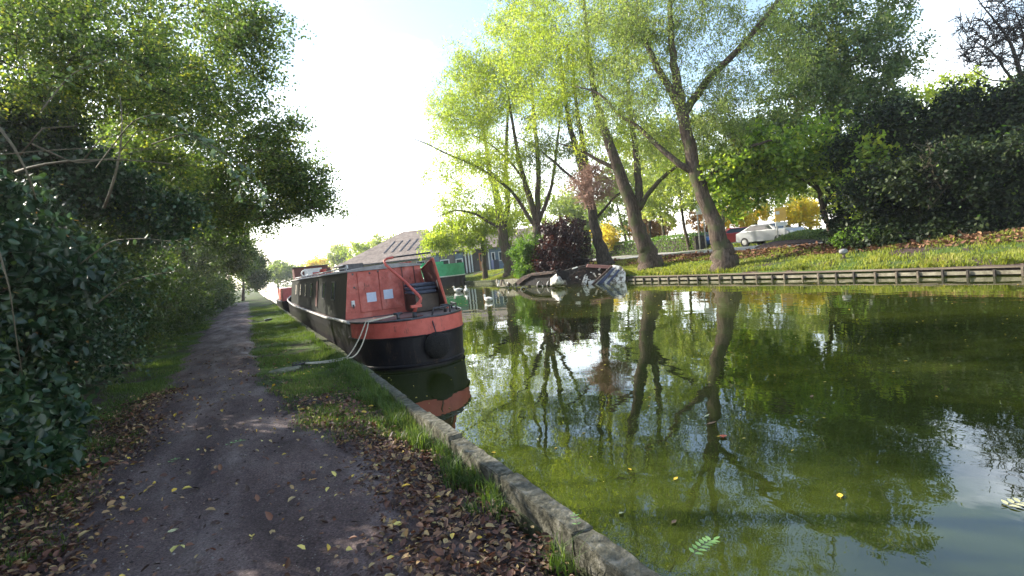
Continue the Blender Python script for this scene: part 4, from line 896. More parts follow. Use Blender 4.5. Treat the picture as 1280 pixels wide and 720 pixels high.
# leaves floating on the water
fl='leaves floating on the water'
for a in ((884,521,.10,.3,cream,'slender pale leaf floating, upper one of a close pair',.25),(890,530,.11,-.1,brn,'slender pale brown leaf floating, lower one of a close pair',.25),(904,547,.09,.8,solid('rust red leaf',[(.45,.08,.03)],40,.5,bump=0),'rust red leaf floating below the slender pair',.7),(777,643,.035,0,cream,'small round cream leaf floating near the kerb',.9),(1050,622,.07,.7,ylw,'yellow leaf floating alone in the dark water',.5),(672,550,.05,1.2,cream,'tiny white feather like leaf floating nearest the boat reflection',.4),(845,600,.05,.3,ylw,'small yellow leaf floating left of the lone yellow one',.5),(843,654,.05,.3,brn,'small brown leaf floating off the near kerb',.5),(1015,497,.07,.5,brn,'small brown leaf floating in mid canal',.5)):
    leafthing(*a[:6],name='floating_leaf',grp=fl,zz=.008,asp=a[6],curl=.08)
n_=800; Y=3+40*rng.random(n_)**1.3; X=1.7+15.2*rng.random(n_); Pn=np.stack([X,Y,np.full(n_,.004)],1); an=rng.uniform(0,6.28,n_)
V,Fa,k=leafgeo(Pn,rng.uniform(.008,.045,n_)*(1+Y/25),.5,'o',0,5,np.stack([np.cos(an),np.sin(an),0*an],1),rng); V[:,2]=np.clip(V[:,2],.003,.012)
o=npmesh('floating_debris_specks',V,Fa,M['litteryellow'],rnd=np.repeat(rng.random(n_),k)); o['kind']='stuff'; o['label']='tiny floating leaf specks on the canal'
# ================================================================== TREES AND BUSHES
def base_at(u,v,x):      # point of the far bank seen at (u,v) nearest to bank distance x
    p=G(u,v); return p
def TP(pts,d,z0=None):
    """trunk line: (u,v,radius m[,extra depth])"""
    P3=[];Rr=[]
    for q in pts:
        P3.append(P(q[0],q[1],d+(q[3] if len(q)>3 else 0))); Rr.append(q[2])
    return P3,Rr
def rootfoot(tr):        # flare and bury the foot
    p=tr[0][0].copy(); z=H(p[0],p[1]); q=p.copy(); q[2]=min(p[2],z)-.25
    return ([q]+tr[0],[tr[1][0]*1.35]+tr[1])
dE=23.6; dD=29.0; dC=34.5; dB=38.0; dA=44.0
# --- big leaning tree E
tree('leaning_willow',[rootfoot(TP([(906,319,.50),(900,300,.36),(889,268,.31),(870,222,.28),(861,180,.26),(853,140,.24),(845,100,.19),(840,60,.14),(838,10,.10),(838,-50,.05)],dE)),
  TP([(853,140,.2),(838,112,.16),(822,85,.14),(808,55,.11,.5),(790,20,.08,1),(770,-30,.04,1)],dE),
  TP([(853,145,.2),(868,122,.17),(890,95,.15,-.4),(915,70,.13,-1),(940,42,.11,-1.2),(962,15,.09,-1.5),(990,-30,.05,-1.5)],dE),
  TP([(869,216,.16),(850,205,.14),(822,182,.11,.5),(797,158,.09,1),(772,142,.07,1.5),(750,118,.05,2),(720,108,.02,2.4)],dE),
  TP([(874,232,.14),(905,205,.10,-.5),(935,185,.07,-1),(965,175,.04,-1.5)],dE)],
 [ell(850,10,dE,85,70,3,70),ell(800,95,dE,50,55,2.6,34),ell(945,60,dE-1,70,75,2.6,50),ell(880,120,dE,60,50,2.5,20),ell(770,30,dE+1,60,60,2.5,34),ell(900,-70,dE,110,60,3,50),ell(765,130,dE+2,35,30,2,14),ell(830,170,dE+1.5,40,30,2,18),ell(905,150,dE-.5,45,40,2,24)],
 'willow',.13,190,'large leaning willow with rugged forked trunk nearest the grey topped post',clump=.85,droop=.8,aspect=.32,seed=11,sag=.7)
# --- leaning tree D
tree('leaning_willow',[rootfoot(TP([(813,326,.60),(805,305,.42),(795,278,.38),(785,245,.33),(773,213,.29),(762,180,.25),(752,150,.2),(742,110,.16),(735,60,.12),(730,0,.07)],dD)),
  TP([(797,262,.25),(798,235,.20),(796,200,.17),(792,170,.14),(786,120,.10),(784,60,.06)],dD),
  TP([(799,262,.14),(812,240,.12,-.5),(835,216,.09,-1),(858,205,.06,-1.5),(880,208,.03,-2)],dD),
  TP([(773,213,.12),(748,200,.09,.5),(722,186,.07,1),(700,180,.03,1.4)],dD)],
 [ell(735,40,dD,80,80,3.2,80),ell(700,120,dD+1,55,60,3,44),ell(790,90,dD,50,70,2.8,38),ell(660,50,dD+1,50,55,2.6,36),ell(850,215,dD-1.5,40,25,1.6,9),ell(730,-60,dD,100,60,3,50),ell(760,170,dD+1.5,50,28,2,22),ell(825,180,dD+2,36,36,2,18)],
 'willowbright',.14,175,'stout leaning willow second from the water tower of trunks with twin upper stems',clump=.9,droop=.9,aspect=.34,seed=12,sag=.8)
# --- dark twin stemmed tree C
tree('dark_trunked_willow',[rootfoot(TP([(757,329,.52),(749,305,.34),(742,278,.30),(737,245,.27),(729,215,.22),(720,185,.19),(713,160,.16),(706,120,.12),(700,60,.07)],dC,)),
  TP([(737,240,.2),(733,205,.18),(727,170,.15),(720,130,.11),(716,70,.06)],dC),
  TP([(742,275,.10),(755,262,.08),(770,245,.06),(790,232,.03)],dC),TP([(736,238,.1),(715,222,.09),(690,200,.07,.6),(664,180,.05,1),(640,170,.02,1)],dC)],
 [ell(700,70,dC,60,70,3.2,56),ell(745,150,dC+1,45,45,2.4,20),ell(672,140,dC,45,50,2.6,22),ell(770,20,dC+1,50,50,3,24),ell(700,190,dC+1.5,50,30,2.4,26),ell(790,230,dC+4,50,30,2.4,20)],
 'willow',.16,150,'dark trunked willow behind the burnt cruiser with two black upper stems',bark='darkbark',clump=1.0,droop=.8,aspect=.36,seed=13,sag=.8)
# --- reddish dead twigs hung on C
tree('dead_bush',[TP([(741,262,.05),(741,245,.04),(738,232,.02)],dC-3.5)],[ell(738,232,dC-3.5,27,26,1.0,70)],None,.1,0,'tangle of bare reddish twigs caught on the dark trunk',cat='bush',bark='deadtwig',clump=.75,bare=True,seed=14)
# --- fan of stems B, with the long bare limb pointing left
tree('fan_stemmed_willow',[rootfoot(TP([(672,330,.40),(671,300,.33),(671,285,.30),(668,270,.2),(658,235,.17),(649,200,.14),(640,150,.10),(630,90,.05)],dB)),
  TP([(671,285,.22),(672,255,.19),(673,215,.17),(671,180,.14),(668,150,.12),(664,100,.08),(660,50,.04)],dB),
  TP([(671,283,.16),(682,255,.13),(691,225,.11),(695,190,.09),(700,150,.05)],dB),
  TP([(669,283,.15),(655,262,.13),(640,240,.11,-.5),(615,220,.09,-1),(585,203,.075,-1.5),(560,193,.06,-2),(534,180,.045,-2.3),(512,172,.025,-2.5)],dB),
  TP([(671,280,.12),(662,240,.10),(640,205,.08),(612,180,.05),(590,168,.03)],dB)],
 [ell(640,80,dB,65,60,4,90),ell(600,120,dB-1,50,50,3.5,60),ell(570,150,dB-1.5,35,40,2.6,26),ell(672,190,dB,40,40,2.5,18),ell(560,205,dB-2,45,16,1.6,14),ell(625,195,dB-1,45,30,2.4,20),ell(650,20,dB,40,50,3,40),ell(640,240,dB+2,50,28,2.4,26),ell(580,80,dB,35,35,2.5,26)],
 'willowbright',.17,170,'bright willow with fan of thin stems and one long bare limb reaching left',clump=1.1,droop=.8,aspect=.36,seed=15,sag=.9)
# --- A
tree('grey_trunked_willow',[rootfoot(TP([(640,337,.62),(633,315,.42),(627,290,.38),(624,262,.33),(620,240,.27),(612,215,.2),(607,180,.14),(600,140,.08)],dA)),
  TP([(628,285,.27),(634,262,.23),(634,235,.2),(632,205,.16),(634,160,.12),(636,120,.06)],dA),
  TP([(625,285,.14),(612,278,.11,-.5),(595,268,.09,-1),(570,263,.07,-1.5),(545,272,.03,-2)],dA)],
 [ell(600,190,dA,50,40,3.5,44),ell(575,240,dA-1,45,30,3,30),ell(650,230,dA,30,40,2.5,14),ell(560,130,dA,30,40,3,22)],
 'willowbright',.18,140,'grey trunked willow between the boarded house and the dark red bush',clump=1.15,droop=.8,aspect=.4,seed=16,sag=.9)
# --- yellow-green weeping skirt
tree('golden_ash',[rootfoot(TP([(606,338,.22),(604,315,.18),(600,295,.15),(590,280,.10),(575,272,.05)],dA+3)),TP([(601,295,.1),(625,282,.08),(648,272,.04)],dA+3)],
 [ell(575,288,dA+2,44,22,2.4,44),ell(548,300,dA+1,25,14,2,18),ell(628,285,dA+2,36,24,2,30),ell(600,268,dA+2,50,14,2,22)],
 'yellow' if False else 'willowbright',.2,150,'low spreading golden green tree hanging over the house front',clump=.9,droop=1.2,aspect=.5,seed=17,sag=.9,branchr=.008)
# --- bushes by the wreck
tree('laurel_bush',[rootfoot(TP([(660,338,.1),(660,325,.07)],36.5))],[ell(662,318,36.5,20,24,1.3,46),ell(655,335,36.2,16,12,1,18)],'hedge',.16,150,'round green bush left of the dark copper bush',cat='bush',clump=.5,seed=18)
tree('copper_bush',[rootfoot(TP([(707,338,.1),(706,320,.08)],35.5))],[ell(706,308,35.5,36,36,1.8,105),ell(700,332,35.2,34,14,1.3,40)],'copper',.17,170,'dark purple leaved bush behind the burnt cruiser',cat='bush',clump=.55,seed=19,bark='darkbark')
# --- maple F and its small bright companion
dF=24.5
tree('young_maple',[rootfoot(TP([(1043,306,.16),(1036,285,.12),(1029,262,.11),(1022,235,.08),(1010,215,.05)],dF)),TP([(1029,262,.08),(1040,235,.06),(1045,205,.04)],dF),TP([(1025,240,.06),(1000,222,.05,-.6),(965,210,.035,-1),(930,205,.02,-1.3)],dF)],
 [ell(960,195,dF-1,70,28,2.0,60),ell(1020,185,dF-.4,60,35,2.2,50),ell(905,215,dF-1.2,30,20,1.4,18),ell(1075,200,dF,40,35,2,28),ell(930,235,dF-.6,50,18,1.5,20),ell(1000,225,dF,60,16,1.6,16),ell(1130,200,dF-3.4,60,40,.9,26),ell(1090,245,dF-3.4,50,22,.8,14),ell(925,250,dF-1.0,30,22,1.2,12)],
 'maple',.19,60,'young maple with vivid green leaves in front of the road',clump=.7,droop=.3,aspect=.8,seed=20,flat=.9)
# --- tall grey green tree behind the maple
dG=28.5
tree('tall_hawthorn',[rootfoot(TP([(1065,312,.3),(1062,270,.25),(1055,220,.22),(1045,160,.18),(1040,100,.12),(1035,40,.06)],dG)),TP([(1055,215,.14),(1020,160,.10),(985,110,.05)],dG),TP([(1050,190,.14),(1085,140,.1),(1110,90,.05)],dG)],
 [ell(1050,85,dG,78,62,3.2,120),ell(1000,140,dG,55,45,2.6,54),ell(1085,150,dG,50,40,2.6,44),ell(1010,40,dG,60,45,2.8,54),ell(1130,80,dG,28,22,1.6,14),ell(950,170,dG,40,30,2.2,22),ell(1105,25,dG,30,25,2,14),ell(1040,-20,dG,70,40,2.8,50)],
 'mid',.17,150,'tall grey green tree filling the sky above the maple',clump=.85,droop=.2,aspect=.55,seed=21)
# --- yellow topped tree behind the evergreens
tree('yellowing_tree',[rootfoot(TP([(1190,300,.2),(1188,220,.16),(1180,140,.08)],31))],[ell(1190,125,31,60,30,2,44),ell(1120,140,31,30,22,1.6,16),ell(1260,130,31,40,26,2,24)],'willowbright',.17,110,'tree with yellowing top leaves showing over the dark evergreens',clump=.7,seed=22,aspect=.6)
# --- evergreen mass at the right: separate bushes
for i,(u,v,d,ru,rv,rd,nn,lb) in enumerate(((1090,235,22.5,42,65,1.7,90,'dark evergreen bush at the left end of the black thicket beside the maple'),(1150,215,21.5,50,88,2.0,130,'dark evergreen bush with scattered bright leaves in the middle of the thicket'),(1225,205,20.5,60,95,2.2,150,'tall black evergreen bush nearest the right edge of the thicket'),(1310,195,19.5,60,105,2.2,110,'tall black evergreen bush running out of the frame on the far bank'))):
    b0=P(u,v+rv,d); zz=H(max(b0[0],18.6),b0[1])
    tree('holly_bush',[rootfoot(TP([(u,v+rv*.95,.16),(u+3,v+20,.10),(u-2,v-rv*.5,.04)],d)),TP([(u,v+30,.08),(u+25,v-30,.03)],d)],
      [ell(u,v+rv*.12,d,ru,rv*.88,rd,nn),ell(u,v+rv*.7,d-.5,ru*.95,rv*.35,rd*.8,nn//3),ell(u-ru*.5,v-rv*.75,d-.3,ru*.45,rv*.22,.8,10+3*i),ell(u+ru*.55,v-rv*.55,d-.9,ru*.5,rv*.3,.8,12),ell(u-ru*.2,v+rv*.1,d-rd-.5,ru*.6,rv*.35,.6,14),ell(u,296,d-1.6,ru*.95,15,.9,34)],'evergreen',.15,190,lb,cat='bush',group='evergreen bushes in the dark thicket',clump=.75,aspect=.6,seed=30+i,bark='darkbark',extra=[('hedge',.15,7,.6,'glint_leaves'),('mid',.15,26,.6,'green_leaves')])  # sparse lighter leaves put the glints on the foliage into leaf colour
for i,(u,v,lb) in enumerate(((1075,322,'low sunlit green shrub at the foot of the young maple'),(1150,318,'low bright leaved shrub at the foot of the black thicket'),(1108,312,'low shrub with pale leaves between the two brighter ones'))):
    p=P(u,v-5,21.3-i*.5); z=H(p[0],p[1]); p[2]=z
    tree('low_shrub',[([p-np.array([0,0,.1]),p+np.array([0,0,.3])],[.04,.02])],[well(p+np.array([0,0,.35]),(1.1,.8,.3),22)],'hedge',.12,90,lb,cat='shrub',clump=.35,seed=40+i)
# --- bare tree, top right
dX=26
tree('bare_tree',[rootfoot(TP([(1300,300,.2),(1296,200,.16),(1285,120,.12),(1272,80,.09),(1258,45,.06),(1232,12,.03),(1215,-10,.015)],dX)),TP([(1285,120,.09),(1262,95,.06),(1240,65,.04),(1212,48,.02),(1196,25,.012)],dX),TP([(1272,80,.05),(1280,50,.04),(1268,10,.02)],dX),TP([(1278,100,.05),(1240,100,.03),(1205,82,.015),(1170,72,.008)],dX),TP([(1296,200,.1),(1320,120,.08),(1330,40,.04)],dX)],
 [ell(1245,45,dX,50,48,1.4,60),ell(1290,20,dX,40,45,1.2,24)],None,.1,0,'leafless tree with fine branches against the sky over the thicket',bark='darkbark',clump=.9,bare=True,seed=50,branchr=.008)
tree('dead_bush',[TP([(1160,262,.02),(1165,235,.015),(1172,205,.008)],18.6),TP([(1160,262,.02),(1190,225,.012),(1205,190,.006)],18.6)],[ell(1178,208,18.6,42,30,.6,16)],None,.1,0,'bare straggling twigs in front of the black thicket',cat='bush',bark='stem',clump=.5,bare=True,seed=51)
# --- clipped hedge beyond the road
def hedge(name,pts,h,wd,mat,label,L=.14,per=420,cat='hedge',grp=None,seed=60):
    rg=np.random.default_rng(seed); o0=np.array([pts[0][0],pts[0][1],H(*pts[0])]); e=empty(name,o0,0,label,cat,grp)
    Pn=[]; 
    for (x0,y0),(x1,y1) in zip(pts,pts[1:]):
        l=math.hypot(x1-x0,y1-y0); n_=int(l*per); t=rg.random(n_); f=rg.random(n_)
        nx,ny=(y1-y0)/l,-(x1-x0)/l; s=np.where(rg.random(n_)<.7,np.sign(rg.random(n_)-.5)*wd/2,(rg.random(n_)-.5)*wd)
        z=np.where(np.abs(np.abs(s)-wd/2)<.01,rg.random(n_)*h,h)+rg.normal(size=n_)*.06
        X=x0+(x1-x0)*t+nx*s+rg.normal(size=n_)*.07; Y=y0+(y1-y0)*t+ny*s+rg.normal(size=n_)*.07
        g=np.array([H(a,b) for a,b in zip(X,Y)]); Pn.append(np.stack([X,Y,g+z],1))
    Pn=np.concatenate(Pn); leaves('foliage',Pn,L,M[mat],e,.6,'d',rg=rg,origin=o0)
    mb=MB()
    for (x0,y0),(x1,y1) in zip(pts,pts[1:]):
        l=math.hypot(x1-x0,y1-y0); nx,ny=(y1-y0)/l*wd*.4,-(x1-x0)/l*wd*.4; z0=H(x0,y0)-.1-o0[2];z1=H(x1,y1)-.1-o0[2]
        q=lambda x,y,s,z:(x+s*nx-o0[0],y+s*ny-o0[1],z)
        mb.hexa([q(x0,y0,-1,z0),q(x0,y0,1,z0),q(x1,y1,1,z1),q(x1,y1,-1,z1)],[q(x0,y0,-1,z0+h*.9),q(x0,y0,1,z0+h*.9),q(x1,y1,1,z1+h*.9),q(x1,y1,-1,z1+h*.9)])
    mb.build('inner_twigs',M['darkbark'],e); return e
def road_off(y,o): return (float(np.interp(y,[5,16,25,34,44,56,75],[22.6,23,24.2,26.5,28.5,29.5,30]))+o,y)
hedge('clipped_hedge',[road_off(34,5.9),road_off(40,5.9),road_off(46,5.9),road_off(54,5.9),road_off(64,5.9)],1.35,1.1,'hedge','long clipped bright green hedge along the far side of the road')
# --- background trees beyond the road
rb_=np.random.default_rng(5)
bgt=[('young_tree',905,298,40,905,235,42,45,3,44,'pale','slim pale tree just right of the largest leaning trunk'),
 ('young_tree',862,300,45,850,240,45,42,3,44,'pale','pale green tree behind the hedge between the two leaning trunks'),
 ('young_tree',832,303,50,822,235,40,40,3,40,'pale','slender twin stemmed tree behind the middle of the hedge'),
 ('background_tree',785,305,62,770,250,50,45,4,60,'willow','mid green tree behind the hedge left of the twin stemmed one'),
 ('background_tree',940,292,52,950,215,55,50,4,70,'pale','broad pale tree behind the silver car'),
 ('background_tree',1010,290,46,1020,235,48,40,3.5,60,'pale','pale yellow green tree behind the amber sign'),
 ('autumn_tree',1000,288,40,1000,268,22,17,2,30,'yellow','small bright yellow tree right of the amber sign'),
 ('autumn_tree',935,292,50,925,270,30,18,2.5,34,'yellow','yellow tree above the red car'),
 ('autumn_shrub',755,312,58,760,296,16,12,2,20,'yellow','low yellow shrub at the left end of the hedge'),
 ('autumn_shrub',812,305,60,815,283,28,16,2.5,30,'orange','rusty orange shrub behind the hedge'),
 ('autumn_tree',880,298,56,888,272,26,20,2.5,26,'orange','orange leaved tree behind the blue car'),
 ('background_tree',700,318,72,700,265,45,45,5,60,'pale','distant tree behind the copper bush'),
 ('background_tree',812,305,58,815,200,60,55,5,90,'pale','tall pale tree filling the gap between the two leaning trunks'),
 ('background_tree',745,315,70,735,280,35,35,4,44,'willow','distant dark green tree above the yellow shrub'),
 ('background_tree',870,292,75,880,190,80,50,6,90,'pale','tall hazy tree far behind between the leaning trunks'),
 ('background_tree',1080,290,50,1080,215,60,60,4,80,'mid','dense tree behind the young maple'),
 ('background_tree',985,290,68,990,190,70,60,5,90,'willow','tall mid green tree far behind the amber sign')]
for i,(nm,bu,bv,d,u,v,ru,rv,rd,nn,mt,lb) in enumerate(bgt):
    sc_=d/30
    p=P(bu,bv,d); p[2]=H(p[0],p[1]); q=P(u,v,d); r0=.10*sc_**.5 if 'shrub' not in nm else .05
    tk=[([p-np.array([0,0,.3]),p*.6+q*.4+np.array([rb_.normal()*.15,0,0]),q,q+np.array([0,0,rv/F*d*.5])],[r0*1.3,r0,r0*.6,r0*.2])]
    tree(nm,tk,[ell(u,v,d,ru,rv,rd,nn)],mt,.10+.0035*d,110,lb,cat='shrub' if 'shrub' in nm else 'tree',group='trees and shrubs beyond the road',clump=.5*sc_,twigs=False,seed=70+i,aspect=.55)
# pale trees at the far end of the canal, left of the tiled roof
for i,(u,v,d,ru,rv,mt,lb) in enumerate(((425,318,135,14,11,'pale','rounded pale grey green tree at the far end of the canal'),(452,315,125,22,15,'willowbright','pale yellow green tree touching the tiled roof edge'),(398,332,150,16,9,'yellow','small yellowing tree at the far end above the boat roof'),(478,310,110,26,16,'pale','pale tree rising behind the tiled roof'),(372,340,160,20,7,'pale','low hazy tree over the raised box of the boat'),(345,338,120,22,10,'willow','distant tree closing the end of the path'))):
    p=P(u,v,d); b_=p.copy(); b_[2]=H(b_[0],b_[1]); tree('distant_tree',[([b_-np.array([0,0,.4]),p],[.3,.1])],[ell(u,v,d,ru,rv,4,36),ell(u,v+rv,d,ru*.9,rv*.6,4,14)],mt,.55,90,lb,clump=1.5,twigs=False,seed=90+i,group='distant trees at the end of the canal')
# island bed by the car
p=P(985,300,30); bx=empty('planted_mound',(p[0],p[1],H(p[0],p[1])),0,'low planted mound with clipped shrubs in front of the silver car','shrub bed')
mb=MB(); mb.ball((0,0,0),(2.0,1.5,.35),20,8); npm(mb,'mound',groundmat(),bx)
rg_=np.random.default_rng(8); q=unit(rg_.normal(size=(9000,3))); q[:,2]=abs(q[:,2]); Pn=q*np.array([2.2,1.1,.62])*rg_.uniform(.85,1.05,(9000,1))+np.array([1.4,0,.1]); leaves('shrub_foliage',Pn,.1,M['mid'],bx,rg=rg_)
# ------------------------------------------------------------------ TOWPATH SIDE
def tp_tree(name,x,y,h,lean,lobes,mat,L,per,label,seed,clump=.55,trunk_r=.16,zsc=.8,droop=.3,aspect=.6,bark='bark',branchr=.015,group=None,shape='d',cat='tree'):
    z=H(x,y); tr=[([(x,y,z-.2),(x+lean[0]*.25,y+lean[1]*.25,z+h*.3),(x+lean[0]*.6,y+lean[1]*.6,z+h*.6),(x+lean[0],y+lean[1],z+h)],[trunk_r*1.3,trunk_r,trunk_r*.7,trunk_r*.2]),
        ([(x,y,z+h*.12),(x+.15,y-.5,z+h*.3),(x+.1,y-.9,z+h*.55),(x+.3,y-1.0,z+h*.75)],[trunk_r*.7,trunk_r*.55,trunk_r*.3,trunk_r*.1]),
        ([(x,y,z+h*.15),(x-.6,y+.6,z+h*.4),(x-.9,y+.9,z+h*.8)],[trunk_r*.6,trunk_r*.45,trunk_r*.15])]
    return tree(name,[(list(map(np.array,a)),r_) for a,r_ in tr],[(q if len(q)==5 else well(*q)) for q in lobes],mat,L,per,label,cat=cat,clump=clump,seed=seed,droop=droop,aspect=aspect,bark=bark,branchr=branchr,group=group,shape=shape,zsc=zsc)
g1='hawthorn trees overhanging the towpath'
tp_tree('hawthorn_tree',-3.4,7.5,5.4,(1.2,.5),[((-2.6,7.6,5.6),(2.0,2.0,1.5),85),((-3.4,6.3,4.6),(1.2,1.4,1.3),34),((-1.2,8.8,5.6),(1.4,1.5,1.0),36),((-3.5,8,7.2),(1.6,2.2,.9),34),ell(60,40,8.5,100,50,1.2,70),ell(170,110,9.5,70,50,1.2,60),ell(40,120,8.5,60,50,1.2,50)],'overhang',.058,105,'dark stemmed hawthorn leaning over the nearest bush at the left edge',101,clump=.42,bark='darkbark',zsc=.4)
tp_tree('hawthorn_tree',-3.6,12.0,7.0,(1.5,.6),[((-2.2,12.3,6.6),(2.5,2.3,1.7),120),((-.3,12.8,5.5),(1.6,1.7,1.0),44),((-3,12,8.7),(2.4,2.4,1.2),70),((-.6,12.4,7.6),(1.4,1.8,1.0),34),ell(290,60,13,55,55,1.5,70),ell(320,30,13,38,40,1.3,36),ell(230,120,12,60,50,1.4,60),ell(190,200,12,60,50,1.4,60)],'overhang',.085,80,'tall hawthorn whose crown reaches highest over the middle of the path',102,clump=.55,trunk_r=.2,zsc=.4)
tp_tree('hawthorn_tree',-3.7,17.5,6.6,(1.9,.4),[((-1.8,17.6,5.8),(2.6,2.4,1.6),125),((.7,18.0,4.9),(1.5,1.8,.95),50),((-2.4,17.6,8.2),(2.4,2.4,1.3),66),((1.5,17.6,4.3),(.8,1.2,.5),14),ell(345,215,16,60,42,1.5,80),ell(395,250,16.5,36,24,1.2,34),ell(330,160,15,45,40,1.4,44),ell(300,270,16,70,26,1.4,60),ell(250,240,15,60,40,1.4,60)],'overhang',.09,100,'hawthorn with the branch tips that hang farthest out over the narrowboat',103,clump=.6,trunk_r=.2,zsc=.45)
tp_tree('hawthorn_tree',-4.0,25,6.4,(1.6,.3),[((-2.2,25,5.4),(2.6,2.8,1.9),100),((-.5,25.5,4.2),(1.5,1.8,1.0),36),((-3,25,7.6),(2.2,2.6,1.2),44)],'sideh',.11,170,'hawthorn farther along the hedge beyond the hanging branch tips',104,clump=.65)
tp_tree('hawthorn_tree',-4.2,36,6.2,(1.6,.3),[((-2.5,36,4.8),(2.6,3.6,2.1),96),((-.9,37,3.4),(1.2,1.8,.8),26)],'sideh',.15,150,'small hawthorn arching where the path disappears',105,clump=.8)
tp_tree('hawthorn_tree',-3.6,50,5.8,(2.0,.3),[((-1.6,50,4.2),(2.3,3.6,1.9),80)],'mid',.19,140,'last dark tree at the far end of the towpath hedge',106,clump=.9)
# hedge bushes along the path
for i,(x,y,rx,ry,rz,zc,nn,mt,L_,per,lb) in enumerate((
 (-3.0,10.6,1.25,1.6,1.5,1.6,80,'ivy',.075,300,'shadowy glossy bush just beyond the nearest ivy covered one'),
 (-3.1,13.6,1.25,1.7,1.5,1.7,70,'sideh',.07,280,'dark green hedge bush under the tallest hawthorn'),
 (-3.1,16.8,1.2,1.8,1.4,1.6,64,'sideh',.08,260,'shaded hedge bush beneath the hanging branch tips'),
 (-3.15,20.3,1.2,2.0,1.35,1.5,64,'sideh',.09,230,'hedge bush half way down the path where the verge widens'),
 (-3.1,24.3,1.15,2.0,1.15,1.3,60,'sideh',.10,200,'lighter green rounded bush beside the far verge'),
 (-3.2,28.6,1.15,2.3,1.15,1.3,60,'sideh',.11,200,'second lighter green bush farther down the hedge'),
 (-3.4,34.5,1.3,3.2,1.3,1.4,60,'sideh',.13,190,'low dark bush near the bend of the path'),
 (-3.5,42,1.5,4,1.5,1.6,60,'sideh',.16,170,'leafy bush at the bend of the path'),
 (-3.6,52,2,6,1.8,1.8,64,'mid',.2,170,'farthest hedge bush at the end of the path'))):
    z=H(x,y); tree('hedge_bush',[([np.array([x,y,z-.1]),np.array([x,y,z+.6]),np.array([x+.1,y,z+zc])],[.07,.05,.02])],[well((x,y,z+zc),(rx,ry,rz),nn),well((x,y,z+.55),(rx*.98,ry,.45),nn//3)],mt,L_,per,lb,cat='bush',group='bushes in the towpath hedge',clump=.42+.012*y,seed=120+i,minz=.35,aspect=.6)
tree('hedge_tree',[([np.array([-1.2,70,.2]),np.array([-1.0,70,1.5]),np.array([-.8,70,3.5])],[.2,.15,.05])],[ell(316,338,68,17,24,2.5,60),ell(300,320,66,26,20,2.5,50),ell(322,352,69,9,9,1.5,16)],'sideh',.28,130,'dark leafy tree closing the far end of the towpath',clump=.9,seed=161)
# the glossy near bush
tree('ivy_clad_stump',[([np.array([-3.9,9.3,.2]),np.array([-3.8,9.3,2.0]),np.array([-3.6,9.2,3.6])],[.2,.16,.1])],[ell(45,185,9.2,60,40,.9,60),ell(120,235,9.8,70,35,.9,70),ell(190,265,11,50,35,1.0,60),ell(10,150,9.0,40,40,.8,34)],'ivy',.085,130,'ivy smothered stems rising dark behind the glossy near bush',cat='ivy',clump=.42,seed=139,bark='darkbark',aspect=.7,extra=[('overhang',.06,60,.6,'young_leaves')])
for i,(u0,v0,u1,v1,u2,v2,d,lb) in enumerate(((20,215,90,190,215,205,6.2,'grey bare stem slanting through the gap above the near bush'),(-10,150,30,190,45,250,5.2,'bent bare stem at the left edge above the near bush'),(130,260,160,190,150,120,7.0,'upright bare stem rising into the leaves over the near bush'))):
    pts=bez(P(u0,v0,d),P(u1,v1,d-.3),P(u2,v2,d),9); mb=MB(); mb.tube(pts,np.linspace(.018,.006,9),6); mb.tube([pts[4],pts[4]+np.array([.2,0,.25]),pts[4]+np.array([.45,.1,.3])],[.008,.006,.003],5)
    o=npm(mb,'dead_branch',M['stem'],origin=pts[0]); tag(o,lb,'branch')
x,y=-2.75,6.6; z=H(x,y)
nb=tree('glossy_bush',[([np.array([x,y,z-.1]),np.array([x,y,z+.8]),np.array([x-.1,y+.1,z+2.2])],[.09,.06,.03]),([np.array([x,y,z]),np.array([x+.4,y-.5,z+.8]),np.array([x+.6,y-.8,z+1.7])],[.05,.03,.015])],
 [well((-2.85,6.9,1.6),(1.10,1.9,1.35),150),well((-2.35,6.1,1.0),(.75,1.4,.8),80),well((-2.15,5.7,.6),(.6,1.4,.35),36),well((-2.0,6.9,1.9),(.6,.9,.5),16),well((-2.9,7.2,2.7),(1.0,1.5,.7),50),well((-2.75,4.9,1.6),(.8,.9,1.3),60)],
 'ivy',.10,130,'large glossy dark leaved bush filling the near left side of the path',cat='bush',clump=.36,seed=140,minz=.33,aspect=.62,shape='o',droop=.4,extra=[('sideh',.055,60,.55,'small_leaves'),('dead',.05,6,.5,'withered_leaves')])
# backing thicket behind the hedge
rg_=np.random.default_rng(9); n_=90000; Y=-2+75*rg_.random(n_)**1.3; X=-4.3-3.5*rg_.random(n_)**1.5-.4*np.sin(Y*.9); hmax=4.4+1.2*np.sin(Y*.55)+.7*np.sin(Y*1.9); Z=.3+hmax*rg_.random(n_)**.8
o0=np.array([-6,20,.3]); V,Fa,k=leafgeo(np.stack([X,Y,Z],1),.13+.003*Y,.6,'d',.2,0,None,rg_); o=npmesh('undergrowth',V,Fa,M['evergreen'],None,rg_.random(n_)); tag(o,'dark undergrowth behind the towpath hedge',kind='stuff')
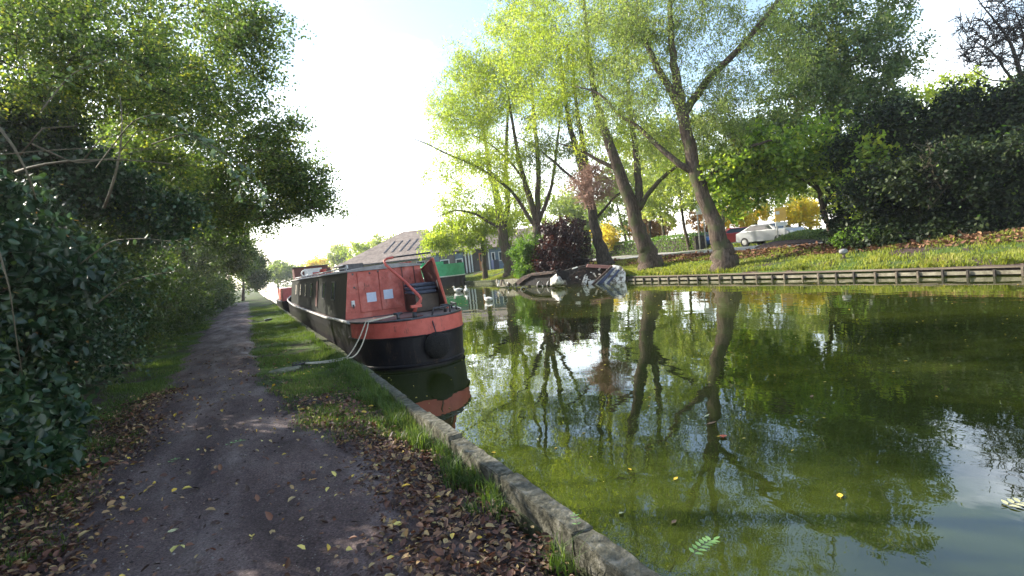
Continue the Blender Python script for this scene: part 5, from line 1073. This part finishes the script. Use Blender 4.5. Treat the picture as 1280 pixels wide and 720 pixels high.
# nearer right end of far bank continues: thicket beyond the frame for reflections
# arching canes with leaves
def cane(pts,label,n_=26,L_=.055,rad=.005,mat='cane',seed=1,grp='arching bramble canes above the near bush'):
    rg=np.random.default_rng(seed); pts=np.array([P(*q) for q in pts]); k=len(pts); t=np.linspace(0,k-1,k*6)
    px=np.stack([np.interp(t,range(k),pts[:,i]) for i in range(3)],1)
    for _ in range(3): px[1:-1]=(px[:-2]+2*px[1:-1]+px[2:])/4
    o0=px[0].copy(); e=empty('bramble_cane',o0,0,label,'bramble cane',grp); mb=MB(); mb.tube(px,np.linspace(rad,rad*.35,len(px)),6); npm(mb,'stem',M['stem'],e,o0)
    ii=rg.integers(int(len(px)*.15),len(px)-1,n_); Pn=px[ii]+rg.normal(size=(n_,3))*.012; A=unit(px[np.minimum(ii+1,len(px)-1)]-px[ii])+rg.normal(size=(n_,3))*.7+np.array([0,0,-.35])
    if n_>9:
        V,Fa,kk=leafgeo(Pn,L_,.5,'o',0,.8,unit(A),rg); npmesh('leaves',V,Fa,M[mat],e,np.repeat(rg.random(n_),kk),origin=o0)
cane([(120,210,4.6),(165,150,4.3),(205,140,4.1),(240,170,4.0),(272,192,3.9),(298,222,3.85),(303,250,3.85)],'pale leafed cane arching highest and drooping over the path',70,.06,seed=1)
cane([(190,180,4.2),(235,165,4.0),(270,185,3.9),(318,215,3.8),(332,262,3.8)],'pale leafed cane whose tip hangs nearest the far trees',60,.055,seed=2)
cane([(-20,195,3.6),(60,188,3.7),(130,184,3.8),(220,188,3.9)],'thin bare cane running level across the top of the bush',4,.04,seed=3)
cane([(40,180,3.6),(95,205,3.7),(140,198,3.8),(205,180,3.9)],'thin bare cane curving below the level one',3,.04,seed=4)
cane([(100,330,4.4),(140,300,4.3),(180,298,4.2),(215,302,4.1),(230,298,4.1)],'short leafy cane poking out from the bush at mid height',22,.055,mat='ivy',seed=5)
cane([(120,380,4.2),(160,350,4.1),(200,342,4.0),(228,338,4.0)],'short leafy cane poking out from the bush below the mid height one',20,.055,mat='ivy',seed=6)
cane([(-5,300,3.2),(12,360,3.2),(20,420,3.3),(28,470,3.4)],'bare cane hanging down in front of the bush at the left edge',2,.03,seed=7)
cane([(50,140,3.9),(90,90,4.0),(150,70,4.2),(190,110,4.3)],'upright cane rising above the bush at the upper left',30,.05,seed=8)

# ------------------------------------------------------------------ air
hb=MB().box(-410,410,-160,510,-2.3,26).build('haze',None); hm,n=nt('thin haze'); pv=N(n,'ShaderNodeVolumePrincipled'); oo=N(n,'ShaderNodeOutputMaterial')
pv.inputs['Color'].default_value=(.92,.95,1,1); pv.inputs['Density'].default_value=.0006; pv.inputs['Anisotropy'].default_value=.55; n.links.new(pv.outputs[0],oo.inputs['Volume'])
hb.data.materials.clear(); hb.data.materials.append(hm); tag(hb,'thin bright autumn haze over the canal',kind='stuff')
